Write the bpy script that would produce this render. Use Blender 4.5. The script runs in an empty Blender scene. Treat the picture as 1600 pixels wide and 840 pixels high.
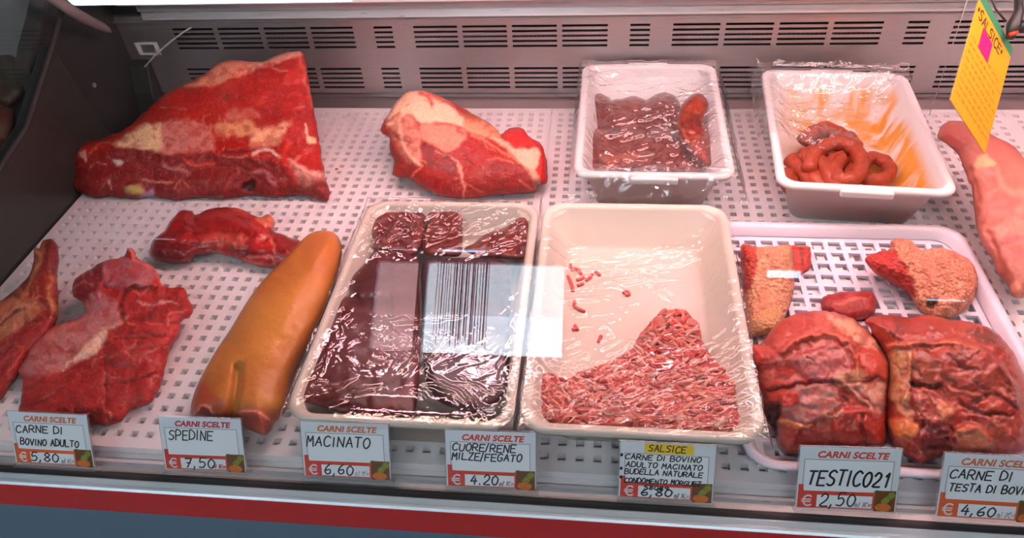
import bpy, math, random
import numpy as np
from mathutils import Vector, Matrix
from mathutils.geometry import delaunay_2d_cdt

# ------------------------------------------------------------------ camera, world, lights
S = bpy.context.scene
COL = S.collection
H = 0.70                                   # eye height over the display deck (deck top is z = 0)
F, CX, CY = 1170.0, 800.0, 420.0           # focal length and centre in pixels of a 1600 x 840 frame
R3 = np.array([[0.99336449, 0.02638388, -0.11194137],
               [0.10082854, -0.6679891, 0.73730873],
               [-0.05532255, -0.7437032, -0.66621691]])   # world = R3 @ (right, down, forward)
cam_data = bpy.data.cameras.new('camera')
cam = bpy.data.objects.new('camera', cam_data)
COL.objects.link(cam)
cam_data.sensor_width = 36.0
cam_data.lens = 36.0 * F / 1600.0
cam_data.clip_start = 0.01
cx_, cy_, cz_ = R3 @ np.array([1, 0, 0]), R3 @ np.array([0, -1, 0]), R3 @ np.array([0, 0, -1])
cam.matrix_world = Matrix(((cx_[0], cy_[0], cz_[0], 0), (cx_[1], cy_[1], cz_[1], 0), (cx_[2], cy_[2], cz_[2], H), (0, 0, 0, 1)))
S.camera = cam
S.view_settings.view_transform = 'Standard'
S.view_settings.look = 'None'
S.view_settings.exposure = 0.15
S.view_settings.gamma = 1.0
S.view_settings.use_curve_mapping = False
S.cycles.use_denoising = True
S.cycles.max_bounces = 10
S.cycles.transparent_max_bounces = 16
S.cycles.sample_clamp_indirect = 6.0
S.cycles.caustics_reflective = False

W = bpy.data.worlds.new('sky'); S.world = W; W.use_nodes = True
bgn = W.node_tree.nodes['Background']
bgn.inputs[0].default_value = (0.42, 0.62, 1.0, 1); bgn.inputs[1].default_value = 14.0

def lamp(name, kind, loc, energy, color, rot=(0, 0, 0), size=(1, 1)):
    d = bpy.data.lights.new(name, kind); d.energy = energy; d.color = color
    if kind == 'AREA':
        d.shape = 'RECTANGLE'; d.size, d.size_y = size
    o = bpy.data.objects.new(name, d); COL.objects.link(o); o.location = loc; o.rotation_euler = rot
    return o
sun = lamp('sun', 'SUN', (0, 6, 6), 280, (1, .97, .92), (math.radians(-42), 0, math.radians(8)))
sun.data.angle = .01
# butcher lamps under the canopy of the case, and added overhead fill for the case front and sign
lamp('case_lamp_light', 'AREA', (.40, .93, .50), 7.0, (1, .545, .61), (math.radians(-4), 0, 0), (1.7, .035))
lamp('case_lamp_light_warm', 'AREA', (.40, .79, .53), 4.4, (1, .63, .52), (math.radians(6), 0, 0), (1.7, .03))
lamp('shop_fill', 'AREA', (.6, -1.2, 1.75), 20, (.86, .93, 1.0), (0, 0, 0), (1.2, .3))
lamp('shop_fill_side', 'AREA', (-1.6, -1.2, 1.75), 22, (.76, .90, 1.0), (0, 0, 0), (1.2, .3))

# ------------------------------------------------------------------ helpers
def srgb(r, g, b):
    return tuple(((c / 255) / 12.92 if c / 255 <= .04045 else ((c / 255 + .055) / 1.055) ** 2.4) for c in (r, g, b))
def ray(u, v):
    d = R3 @ np.array([u - CX, v - CY, F]); return d / np.linalg.norm(d)
def onz(u, v, z=0.0):
    r = ray(u, v); t = (z - H) / r[2]; return Vector((t * r[0], t * r[1], z))
def ony(u, v, y):
    r = ray(u, v); t = y / r[1]; return Vector((t * r[0], y, H + t * r[2]))
def onx(u, v, x):
    r = ray(u, v); t = x / r[0]; return Vector((x, t * r[1], H + t * r[2]))

def tag(o, label=None, cat=None, group=None, kind=None):
    if label: o['label'] = label
    if cat: o['category'] = cat
    if group: o['group'] = group
    if kind: o['kind'] = kind
    return o
def empty(name, loc=(0, 0, 0), rot=(0, 0, 0)):
    o = bpy.data.objects.new(name, None); COL.objects.link(o)
    o.location = loc; o.rotation_euler = rot; o.empty_display_size = .02
    return o
class MB:
    def __init__(s): s.v = []; s.f = []
    def add(s, v, f):
        n = len(s.v); s.v += [tuple(p) for p in v]; s.f += [tuple(i + n for i in q) for q in f]; return s
    def box(s, x0, x1, y0, y1, z0, z1):
        return s.add([(x0, y0, z0), (x1, y0, z0), (x1, y1, z0), (x0, y1, z0), (x0, y0, z1), (x1, y0, z1), (x1, y1, z1), (x0, y1, z1)],
                     [(3, 2, 1, 0), (4, 5, 6, 7), (0, 1, 5, 4), (1, 2, 6, 5), (2, 3, 7, 6), (3, 0, 4, 7)])
    def prism_x(s, prof, x0, x1):
        """a (y, z) profile, counter-clockwise seen from +x, swept along x"""
        n = len(prof)
        v = [(x0, y, z) for y, z in prof] + [(x1, y, z) for y, z in prof]
        f = [tuple(range(n))[::-1], tuple(range(n, 2 * n))]
        f += [(i, (i + 1) % n, n + (i + 1) % n, n + i) for i in range(n)]
        return s.add(v, f)
    def tube(s, pts, rad, seg=10, cap=True):
        pts = [Vector(p) for p in pts]; n = len(pts)
        if not hasattr(rad, '__len__'): rad = [rad] * n
        up = Vector((0.13, 0.21, .97)); rings = []
        for i, p in enumerate(pts):
            t = (pts[min(i + 1, n - 1)] - pts[max(i - 1, 0)]).normalized()
            a = t.cross(up)
            if a.length < 1e-4: a = t.cross(Vector((1, 0, 0)))
            a.normalize(); b = t.cross(a)
            rings.append([p + (a * math.cos(q) + b * math.sin(q)) * rad[i] for q in [2 * math.pi * k / seg for k in range(seg)]])
        v = [q for r in rings for q in r]; f = []
        for i in range(n - 1):
            for k in range(seg):
                f.append((i * seg + k, (i + 1) * seg + k, (i + 1) * seg + (k + 1) % seg, i * seg + (k + 1) % seg))
        if cap: f.append(tuple(range(seg))); f.append(tuple(range((n - 1) * seg, n * seg))[::-1])
        return s.add(v, f)
    def build(s, name, mat, parent=None, smooth=False, bevel=0, mw=None):
        me = bpy.data.meshes.new(name); me.from_pydata(s.v, [], s.f); me.update()
        o = bpy.data.objects.new(name, me); COL.objects.link(o)
        if mat: me.materials.append(mat)
        if smooth: me.polygons.foreach_set('use_smooth', [True] * len(me.polygons))
        if bevel:
            m = o.modifiers.new('bevel', 'BEVEL'); m.width = bevel; m.segments = 2; m.limit_method = 'ANGLE'
        if mw is not None: o.matrix_world = mw
        if parent: o.parent = parent
        return o

def catmull(P, n=6, closed=True):
    P = np.array(P, float); N = len(P); out = []
    rng = range(N) if closed else range(N - 1)
    for i in rng:
        if closed: p0, p1, p2, p3 = P[i - 1], P[i], P[(i + 1) % N], P[(i + 2) % N]
        else: p0, p1, p2, p3 = P[max(i - 1, 0)], P[i], P[i + 1], P[min(i + 2, N - 1)]
        for k in range(n):
            t = k / n
            out.append(.5 * (2 * p1 + (p2 - p0) * t + (2 * p0 - 5 * p1 + 4 * p2 - p3) * t * t + (3 * p1 - p0 - 3 * p2 + p3) * t ** 3))
    if not closed: out.append(P[-1])
    return np.array(out)

# numpy gradient-free value noise
def vnoise(x, y, seed=0):
    xi = np.floor(x).astype(np.int64); yi = np.floor(y).astype(np.int64); xf = x - xi; yf = y - yi
    def h(a, b):
        n = (a * 374761393 + b * 668265263 + seed * 974634777) & 0xffffffff
        n = ((n ^ (n >> 13)) * 1274126177) & 0xffffffff
        return ((n ^ (n >> 16)) & 0xffff) / 65535.0
    u = xf * xf * (3 - 2 * xf); w = yf * yf * (3 - 2 * yf)
    return (h(xi, yi) * (1 - u) + h(xi + 1, yi) * u) * (1 - w) + (h(xi, yi + 1) * (1 - u) + h(xi + 1, yi + 1) * u) * w
def fbm(x, y, seed=0, octv=4):
    s = 0; a = .5; t = 0
    for i in range(octv):
        s = s + a * vnoise(x * 2 ** i, y * 2 ** i, seed + 17 * i); t += a; a *= .5
    return s / t                     # 0..1
def dist_poly(Q, P, closed):
    """distance of the points Q (N,2) to a polyline P (M,2)"""
    P = np.asarray(P, float); d = np.full(len(Q), 1e9)
    n = len(P) if closed else len(P) - 1
    for i in range(n):
        a = P[i]; b = P[(i + 1) % len(P)]; ab = b - a; L = ab.dot(ab) + 1e-12
        t = np.clip(((Q - a) @ ab) / L, 0, 1)
        e = Q - a - t[:, None] * ab
        d = np.minimum(d, (e ** 2).sum(1))
    return np.sqrt(d)
def inside(Q, P):
    P = np.asarray(P, float); x, y = Q[:, 0], Q[:, 1]; c = np.zeros(len(Q), bool)
    for i in range(len(P)):
        x1, y1 = P[i]; x2, y2 = P[(i + 1) % len(P)]
        if y1 == y2: continue
        m = ((y1 > y) != (y2 > y)) & (x < (x2 - x1) * (y - y1) / (y2 - y1) + x1)
        c ^= m
    return c
def sstep(a, b, x):
    t = np.clip((x - a) / (b - a), 0, 1); return t * t * (3 - 2 * t)

# ------------------------------------------------------------------ materials
def nt(name):
    m = bpy.data.materials.new(name); m.use_nodes = True
    t = m.node_tree; return m, t, t.nodes, t.links, t.nodes['Principled BSDF']
def mat(name, col, rough=.5, metal=0, noise=0, nscale=40, coat=0, sss=0, bump=0, bscale=200, trans=0, aniso=None, emit=0):
    m, t, N, L, b = nt(name)
    b.inputs['Base Color'].default_value = (*col, 1); b.inputs['Roughness'].default_value = rough
    b.inputs['Metallic'].default_value = metal
    if coat: b.inputs['Coat Weight'].default_value = coat; b.inputs['Coat Roughness'].default_value = .12
    if sss:
        b.inputs['Subsurface Weight'].default_value = sss; b.inputs['Subsurface Radius'].default_value = (1, .7, .6)
        b.inputs['Subsurface Scale'].default_value = .006
    if emit:
        b.inputs['Emission Color'].default_value = (*col, 1); b.inputs['Emission Strength'].default_value = emit
    tc = N.new('ShaderNodeTexCoord')
    if noise or bump:
        nz = N.new('ShaderNodeTexNoise'); nz.inputs['Scale'].default_value = nscale; nz.inputs['Detail'].default_value = 5
        mp = N.new('ShaderNodeMapping'); L.new(tc.outputs['Object'], mp.inputs[0]); L.new(mp.outputs[0], nz.inputs[0])
        if aniso: mp.inputs['Scale'].default_value = aniso
    if noise:
        mx = N.new('ShaderNodeMix'); mx.data_type = 'RGBA'
        mx.inputs[6].default_value = (*[c * (1 - noise) for c in col], 1); mx.inputs[7].default_value = (*[min(1, c * (1 + noise)) for c in col], 1)
        L.new(nz.outputs[0], mx.inputs[0]); L.new(mx.outputs[2], b.inputs['Base Color'])
        if aniso:
            mr = N.new('ShaderNodeMapRange'); mr.inputs[3].default_value = max(.05, rough - .12); mr.inputs[4].default_value = rough + .12
            L.new(nz.outputs[0], mr.inputs[0]); L.new(mr.outputs[0], b.inputs['Roughness'])
    if bump:
        n2 = N.new('ShaderNodeTexNoise'); n2.inputs['Scale'].default_value = bscale; n2.inputs['Detail'].default_value = 4
        L.new(mp.outputs[0], n2.inputs[0])
        bp = N.new('ShaderNodeBump'); bp.inputs['Strength'].default_value = bump; bp.inputs['Distance'].default_value = .002
        L.new(n2.outputs[0], bp.inputs['Height']); L.new(bp.outputs[0], b.inputs['Normal'])
    return m
def meat_mat(name, rough=.46, coat=.10, fine=900, bump=.5, sss=.10, var=.30, vor=0, vein=.45):
    """raw meat: its colour pattern, painted crease shade included, is stored per vertex, fine fibres and grain are added here"""
    m, t, N, L, b = nt(name)
    at = N.new('ShaderNodeVertexColor'); at.layer_name = 'Col'
    tc = N.new('ShaderNodeTexCoord')
    nz = N.new('ShaderNodeTexNoise'); nz.inputs['Scale'].default_value = 260; nz.inputs['Detail'].default_value = 6; nz.inputs['Roughness'].default_value = .65
    L.new(tc.outputs['Object'], nz.inputs[0])
    mr = N.new('ShaderNodeMapRange'); mr.inputs[1].default_value = .25; mr.inputs[2].default_value = .75
    mr.inputs[3].default_value = 1 - var; mr.inputs[4].default_value = 1 + var
    L.new(nz.outputs[0], mr.inputs[0])
    mu = N.new('ShaderNodeVectorMath'); mu.operation = 'SCALE'
    L.new(at.outputs[0], mu.inputs[0]); L.new(mr.outputs[0], mu.inputs['Scale'])
    # thin pale threads of connective tissue and small dark pits
    nv = N.new('ShaderNodeTexNoise'); nv.inputs['Scale'].default_value = 42; nv.inputs['Detail'].default_value = 3; nv.inputs['Distortion'].default_value = 1.6
    L.new(tc.outputs['Object'], nv.inputs[0])
    s1 = N.new('ShaderNodeMath'); s1.operation = 'SUBTRACT'; L.new(nv.outputs[0], s1.inputs[0]); s1.inputs[1].default_value = .5
    s2 = N.new('ShaderNodeMath'); s2.operation = 'ABSOLUTE'; L.new(s1.outputs[0], s2.inputs[0])
    s3 = N.new('ShaderNodeMapRange'); s3.inputs[1].default_value = .012; s3.inputs[2].default_value = .002; s3.inputs[3].default_value = 0; s3.inputs[4].default_value = vein; L.new(s2.outputs[0], s3.inputs[0])
    s4 = N.new('ShaderNodeMath'); s4.operation = 'MULTIPLY'; L.new(s3.outputs[0], s4.inputs[0]); L.new(nz.outputs[0], s4.inputs[1])
    mv = N.new('ShaderNodeMix'); mv.data_type = 'RGBA'; L.new(s4.outputs[0], mv.inputs[0]); L.new(mu.outputs[0], mv.inputs[6]); mv.inputs[7].default_value = (.72, .36, .26, 1)
    L.new(mv.outputs[2], b.inputs['Base Color'])
    b.inputs['Roughness'].default_value = rough; b.inputs['Specular IOR Level'].default_value = .32
    b.inputs['Coat Weight'].default_value = coat; b.inputs['Coat Roughness'].default_value = .18
    b.inputs['Subsurface Weight'].default_value = sss; b.inputs['Subsurface Radius'].default_value = (1, .35, .25); b.inputs['Subsurface Scale'].default_value = .004
    n2 = N.new('ShaderNodeTexNoise'); n2.inputs['Scale'].default_value = fine; n2.inputs['Detail'].default_value = 3
    n3 = N.new('ShaderNodeTexNoise'); n3.inputs['Scale'].default_value = 150; n3.inputs['Detail'].default_value = 4; n3.inputs['Distortion'].default_value = 1.0
    L.new(tc.outputs['Object'], n2.inputs[0]); L.new(tc.outputs['Object'], n3.inputs[0])
    ad = N.new('ShaderNodeMath'); ad.operation = 'MULTIPLY_ADD'; L.new(n2.outputs[0], ad.inputs[0]); ad.inputs[1].default_value = .35; L.new(n3.outputs[0], ad.inputs[2])
    last = ad
    if vor:
        v = N.new('ShaderNodeTexVoronoi'); v.inputs['Scale'].default_value = vor; L.new(tc.outputs['Object'], v.inputs[0])
        a2 = N.new('ShaderNodeMath'); a2.operation = 'MULTIPLY_ADD'; L.new(v.outputs[0], a2.inputs[0]); a2.inputs[1].default_value = -1.6; L.new(ad.outputs[0], a2.inputs[2]); last = a2
    bp = N.new('ShaderNodeBump'); bp.inputs['Strength'].default_value = bump; bp.inputs['Distance'].default_value = .003
    L.new(last.outputs[0], bp.inputs['Height']); L.new(bp.outputs[0], b.inputs['Normal'])
    return m
def clear_mat(name, tint=(1, 1, 1), rough=.02, boost=1.0, bump=0, bscale=60, base=0.0, aniso=None, milky=0):
    """clear sheet: transparent with a Fresnel gloss on top"""
    m = bpy.data.materials.new(name); m.use_nodes = True; t = m.node_tree; N = t.nodes; L = t.links
    N.remove(N['Principled BSDF']); out = N['Material Output']
    tr = N.new('ShaderNodeBsdfTransparent'); tr.inputs[0].default_value = (*tint, 1)
    gl = N.new('ShaderNodeBsdfGlossy'); gl.inputs['Roughness'].default_value = rough
    fr = N.new('ShaderNodeLayerWeight'); fr.inputs[0].default_value = .5
    pw = N.new('ShaderNodeMath'); pw.operation = 'POWER'; L.new(fr.outputs['Facing'], pw.inputs[0]); pw.inputs[1].default_value = 5
    ma = N.new('ShaderNodeMath'); ma.operation = 'MULTIPLY_ADD'; ma.use_clamp = True; ma.inputs[1].default_value = .96 * min(boost, 1.5); ma.inputs[2].default_value = .04 * boost + base
    L.new(pw.outputs[0], ma.inputs[0])
    mx = N.new('ShaderNodeMixShader'); L.new(ma.outputs[0], mx.inputs[0])
    if milky:
        df = N.new('ShaderNodeBsdfDiffuse'); df.inputs[0].default_value = (.9, .9, .9, 1)
        m2 = N.new('ShaderNodeMixShader'); m2.inputs[0].default_value = milky
        L.new(tr.outputs[0], m2.inputs[1]); L.new(df.outputs[0], m2.inputs[2]); L.new(m2.outputs[0], mx.inputs[1])
    else: L.new(tr.outputs[0], mx.inputs[1])
    L.new(gl.outputs[0], mx.inputs[2]); L.new(mx.outputs[0], out.inputs[0])
    if bump:
        tc = N.new('ShaderNodeTexCoord'); mp = N.new('ShaderNodeMapping'); L.new(tc.outputs['Object'], mp.inputs[0])
        if aniso: mp.inputs['Scale'].default_value = aniso
        nz = N.new('ShaderNodeTexNoise'); nz.inputs['Scale'].default_value = bscale; nz.inputs['Detail'].default_value = 3; nz.inputs['Distortion'].default_value = 1.2
        L.new(mp.outputs[0], nz.inputs[0])
        bp = N.new('ShaderNodeBump'); bp.inputs['Strength'].default_value = bump; bp.inputs['Distance'].default_value = .004
        L.new(nz.outputs[0], bp.inputs['Height']); L.new(bp.outputs[0], gl.inputs['Normal']); L.new(bp.outputs[0], fr.inputs['Normal'])
    return m

M = {}
M['steel'] = mat('brushed_steel', (.76, .69, .68), .42, 1, .12, 30, aniso=(1, 1, 30))
M['steel_ledge'] = mat('ledge_steel', (.80, .76, .77), .32, .55, .08, 30, aniso=(1, 40, 1))
M['alu'] = mat('anodised_aluminium', (.74, .83, .87), .38, .4, .06, 30, aniso=(1, 40, 1))
M['red'] = mat('red_strip_plastic', srgb(178, 22, 26), .35, 0, .06, 12)
M['panel'] = mat('grey_blue_panel', srgb(84, 108, 124), .5, 0, .08, 9)
M['seal'] = mat('black_rubber', (.03, .028, .028), .6, 0, .2, 60)
M['dark'] = mat('dark_end_plastic', (.030, .031, .029), .32, 0, .35, 14)
M['black'] = mat('black_slot_shade', (.012, .010, .010), .8)
M['channel'] = mat('rear_channel_steel', (.24, .20, .20), .45, .7, .15, 20, aniso=(1, 30, 1))
M['white_pl'] = mat('white_deck_plastic', (.80, .74, .75), .42, 0, .03, 20, sss=.15)
M['white_tub'] = mat('white_tub_plastic', (.82, .78, .77), .38, 0, .03, 15, sss=.2)
M['cream_tray'] = mat('cream_tray_plastic', (.68, .60, .51), .38, 0, .04, 15, sss=.2)
M['lilac_tray'] = mat('lilac_tray_plastic', (.78, .70, .80), .35, 0, .03, 15, sss=.15)
M['white'] = mat('white_enamel', (.86, .86, .86), .4)
M['grey_pl'] = mat('grey_bracket_plastic', (.30, .27, .27), .35, .2, .1, 30)
M['wall'] = mat('shop_plaster', (.42, .41, .40), .85, 0, .06, 6, bump=.1)
M['floor'] = mat('shop_floor', (.30, .28, .27), .5, 0, .2, 5)
M['meat'] = meat_mat('raw_meat')
M['meat_wet'] = meat_mat('wet_meat', .30, .35, 500, .3, .08, .2, vein=.25)
M['liver'] = meat_mat('liver_surface', .30, .15, 300, .08, .05, .08, vein=0)
M['skin'] = meat_mat('smooth_skin', .42, .12, 500, .14, .15, .10, vein=.08)
M['tripe'] = meat_mat('tripe_grain', .5, .15, 700, .8, .12, .2, vor=230, vein=0)
M['film'] = clear_mat('cling_film', rough=.04, boost=2.0, base=.0, bump=.10, bscale=60, milky=.004)
M['film_bag'] = clear_mat('crumpled_film', rough=.05, boost=2.6, base=.005, bump=.16, bscale=60, milky=.035)
M['glass'] = clear_mat('case_glass', (.985, .995, .99), 0.0, 1.0)
M['acetate'] = clear_mat('clear_acetate', (.97, .98, .98), .08, 1.2, base=.02, milky=.10)
M['paper'] = mat('tag_card', srgb(222, 226, 232), .45)
M['ink'] = mat('marker_ink', (.012, .012, .016), .5)
M['pen'] = mat('pen_ink', (.10, .03, .02), .6)
# ------------------------------------------------------------------ the room
def struct(name, mb, m):
    o = mb.build(name, m); o['kind'] = 'structure'; return o
FZ = -.85
struct('floor', MB().box(-3.6, 3.6, -3.3, 2.4, FZ - .05, FZ), M['floor'])
struct('ceiling', MB().box(-3.6, 3.6, -3.3, 2.4, 1.8, 1.9), M['wall'])
struct('wall_left', MB().box(-3.6, -3.5, -3.2, 2.3, FZ, 1.8), M['wall'])
struct('wall_right', MB().box(3.5, 3.6, -3.2, 2.3, FZ, 1.8), M['wall'])
struct('wall_back', MB().box(-3.6, 3.6, 2.3, 2.4, FZ, 1.8), M['wall'])
# street wall behind the viewer: its openings are what the case glass mirrors
holes = [(-1.38, -1.09, .58, 1.16), (-1.06, -.18, .57, 1.165), (-1.33, -1.14, 1.215, 1.245), (-.98, -.68, 1.21, 1.25),
         (1.00, 1.22, 1.10, 1.17), (1.66, 1.86, 1.23, 1.255), (1.88, 2.14, .99, 1.02), (2.23, 2.30, 1.21, 1.24), (-2.95, -2.72, 1.245, 1.275), (-3.08, -2.98, 1.11, 1.135)]
xs = sorted({-3.6, 3.6} | {h[0] for h in holes} | {h[1] for h in holes}); zs = sorted({FZ, 1.8} | {h[2] for h in holes} | {h[3] for h in holes})
wb = MB()
for i in range(len(xs) - 1):
    for j in range(len(zs) - 1):
        a, b = (xs[i] + xs[i + 1]) / 2, (zs[j] + zs[j + 1]) / 2
        if any(h[0] < a < h[1] and h[2] < b < h[3] for h in holes): continue
        wb.box(xs[i], xs[i + 1], -3.3, -3.2, zs[j], zs[j + 1])
struct('wall_front', wb, M['wall'])
M['frame'] = mat('window_frame_paint', (.12, .11, .11), .5)
M['wpane'] = clear_mat('window_pane', (.95, .97, .97), 0, 1)
for i, h in enumerate(holes):
    fr = MB(); t = .006 if h[3] - h[2] < .1 else .012
    fr.box(h[0], h[0] + t, -3.28, -3.22, h[2], h[3]); fr.box(h[1] - t, h[1], -3.28, -3.22, h[2], h[3])
    fr.box(h[0], h[1], -3.28, -3.22, h[2], h[2] + t); fr.box(h[0], h[1], -3.28, -3.22, h[3] - t, h[3])
    w = struct('window_%d' % (i + 1), fr, M['frame'])
    MB().box(h[0], h[1], -3.252, -3.248, h[2], h[3]).build('pane', M['wpane'], w)
# street outside
M['street'] = mat('pale_sunlit_paving', (.80, .80, .80), .9, 0, .05, 3)
M['facade'] = mat('grey_facade', (.12, .13, .145), .9, 0, .35, 2)
M['facade_red'] = mat('dull_red_facade', (.045, .022, .024), .9, 0, .4, 3)
struct('trim_1', MB().box(-14, 14, -14, -3.3, FZ - .12, FZ - .02), M['street'])
tag(MB().box(-9, -2.48, -9.3, -9.0, FZ, 2.68).build('street_building', M['facade_red']), 'dull reddish street facade mirrored at the left end of the window reflection', 'building')
ob = MB().box(-2.46, 1.2, -9.3, -9.0, FZ, 2.68)
tag(MB().box(1.3, 9, -7.3, -7.0, FZ, 4.2).build('street_building', M['white']), 'white wall added outside to brighten the small reflections over the tripe', 'building')  # white wall put in so the small openings mirror bright
tag(ob.build('street_building', M['facade']), 'grey street facade seen only as a reflection in the case glass', 'building')
van = MB(); van.box(-1.64, .55, -7.4, -5.6, -.65, 1.24)  # van added and sized for the white half of the reflection
vr = empty('reflection_van', (0, 0, 0)); tag(vr, 'white van added outside for the bright reflection over the liver tray', 'van')
van.build('body', M['white'], vr, bevel=.08)
wh = MB()
for wx in (-1.3, .1):
    wh = MB(); wh.tube([(wx, -5.62, -.62), (wx, -5.45, -.62)], .25, 24); wh.build('wheel', M['seal'], vr)
cur = MB(); rr = random.Random(4)
for k in range(20):
    x = -.97 + .33 * k / 20 + rr.uniform(-.004, .004); w = rr.choice([.0035, .006, .010])
    cur.box(x, x + w, -3.19, -3.187, .60 + rr.uniform(0, .10), 1.16)
tag(cur.build('fly_curtain', M['frame']), 'dark stringy fly curtain mirrored in the glass over the liver', 'curtain', kind='stuff')

# ------------------------------------------------------------------ display case
case = empty('display_case', (0.2, .8, FZ)); tag(case, 'stainless refrigerated butcher display case with slanted glass front and red stripe', 'display case')
def cpart(name, mb, m, **k):
    o = mb.build(name, m, None, **k); o.parent = case; o.matrix_parent_inverse = case.matrix_basis.inverted(); return o
XL, XR = -.86, 1.55
case.location = (0.2, .8, FZ); bpy.context.view_layer.update()
case_inv = Matrix.Translation((-.2, -.8, -FZ))
def cpart(name, mb, m, parent=None, **k):
    o = mb.build(name, m, None, **k); o.parent = case; o.matrix_parent_inverse = case_inv; return o
# back panel with two rows of slots
slots = []
for mod in range(-2, 5):
    x0 = -.335 + .4545 * mod
    for g in range(4): slots.append((x0 + g * .0882, x0 + g * .0882 + .079))
    slots.append((x0 + .382, x0 + .382 + .034))
slots = [s for s in slots if s[0] > -.80 and s[1] < XR]
rows = [(.1405 - k * .0092, .1405 - k * .0092 + .0043) for k in range(5)] + [(.0605 - k * .0094, .0605 - k * .0094 + .0043) for k in range(5)]
YB = 1.25
xs = sorted({-.93, XR} | {a for s in slots for a in s}); zs = sorted({.013, .156} | {a for s in rows for a in s})
gp = MB()
for i in range(len(xs) - 1):
    for j in range(len(zs) - 1):
        a, b = (xs[i] + xs[i + 1]) / 2, (zs[j] + zs[j + 1]) / 2
        if any(s[0] < a < s[1] for s in slots) and any(r[0] < b < r[1] for r in rows): continue
        gp.add([(xs[i], YB, zs[j]), (xs[i + 1], YB, zs[j]), (xs[i + 1], YB, zs[j + 1]), (xs[i], YB, zs[j + 1])], [(0, 1, 2, 3)])
g = cpart('grille_panel', gp, M['steel'])
import bmesh as _bm
b_ = _bm.new(); b_.from_mesh(g.data); _bm.ops.remove_doubles(b_, verts=b_.verts, dist=1e-6); b_.to_mesh(g.data); b_.free()
so = g.modifiers.new('solid', 'SOLIDIFY'); so.thickness = .0015; so.offset = -1
cpart('grille_shade_slab', MB().box(-.93, XR, YB + .02, YB + .05, -.02, .2), M['black'])  # black slab stands for the shade behind the slots
for rz in (.1240, .0435):
    x = -.80; mesh_ = MB()
    while x < XR: mesh_.box(x, x + .0045, YB + .006, YB + .008, rz - .003, rz + .004); x += .0075
    mesh_.box(-.80, XR, YB + .0085, YB + .0095, rz - .003, rz + .004)
    cpart('grille_screen', mesh_, M['channel'])
cpart('panel_fold', MB().prism_x([(1.25, .156), (1.243, .159), (1.252, .1675), (1.262, .1675), (1.262, .156)], -.93, XR), M['steel'])
cpart('top_rail', MB().prism_x([(1.235, .1665), (1.262, .1665), (1.262, .183), (1.238, .183)][::1], -.83, XR), M['steel_ledge'], bevel=.0015)
cpart('upper_rail', MB().box(-.83, XR, 1.230, 1.262, .184, .204), M['steel_ledge'], bevel=.002)
cpart('lamp_housing', MB().box(-.845, XR, 1.20, 1.262, .2075, .24), M['white'], bevel=.003)
# channel between deck and grille
cpart('rear_channel', MB().prism_x([(1.214, -.010), (1.262, .000), (1.262, .013), (1.256, .013), (1.252, .004), (1.214, -.004)], XL, XR), M['channel'])
# pan under the deck
cpart('pan', MB().box(XL, XR, .4245, 1.245, -.045, -.0108), M['white_pl'])
# front: ledge, glass seal, aluminium rail, red strip, lower panel
cpart('ledge', MB().prism_x([(.4405, -.034), (.4405, -.006), (.4345, -.003), (.433, -.008), (.421, -.010), (.421, -.034)][::-1], XL - .3, XR), M['steel_ledge'])
cpart('glass_seal', MB().prism_x([(.421, -.03), (.421, -.001), (.4115, .0005), (.4115, -.03)][::-1], XL - .3, XR), M['seal'])
cpart('front_rail', MB().prism_x([(.4115, -.03), (.4115, .0002), (.4095, .001), (.4035, -.0003), (.4028, .0012), (.3995, .0012), (.397, -.001), (.398, -.0018), (.402, -.03)][::-1], XL - .3, XR), M['alu'], bevel=.0006)
cpart('red_strip', MB().box(XL - .3, XR, .398, .402, -.0475, -.0025), M['red'], bevel=.001)
cpart('lower_panel', MB().box(XL - .3, XR, .403, .42, -.80, -.034), M['panel'])
cpart('carcass', MB().box(XL, XR, .42, 1.30, -.80, -.062), M['dark'])
cpart('back_board', MB().box(-.95, XR, 1.30, 1.33, -.80, .60), M['steel'])
cpart('canopy', MB().box(XL, XR, .735, 1.30, .585, .61), M['grey_pl'])
for yy, zz in ((.93, .535), (.79, .562)):
    o = cpart('lamp_tube', MB().tube([(-.45, yy, zz), (1.25, yy, zz)], .013, 16), M['white'], smooth=True)
# slanted front glass: two panes butted together
T = Vector((0, .466, .885)).normalized(); NV = Vector((0, -T.z, T.y))
def pane(x0, x1):
    m = MB(); o = Vector((0, .415, .0)); v = []
    for th in (0, .004):
        for x, s in ((x0, 0), (x1, 0), (x1, .66), (x0, .66)):
            p = o + T * s - NV * th; v.append((x, p.y, p.z))
    m.add(v, [(0, 1, 2, 3), (7, 6, 5, 4), (0, 4, 5, 1), (1, 5, 6, 2), (2, 6, 7, 3), (3, 7, 4, 0)])
    return m
g1 = .2895
cpart('glass_pane', pane(XL, XR), M['glass'])
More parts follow.
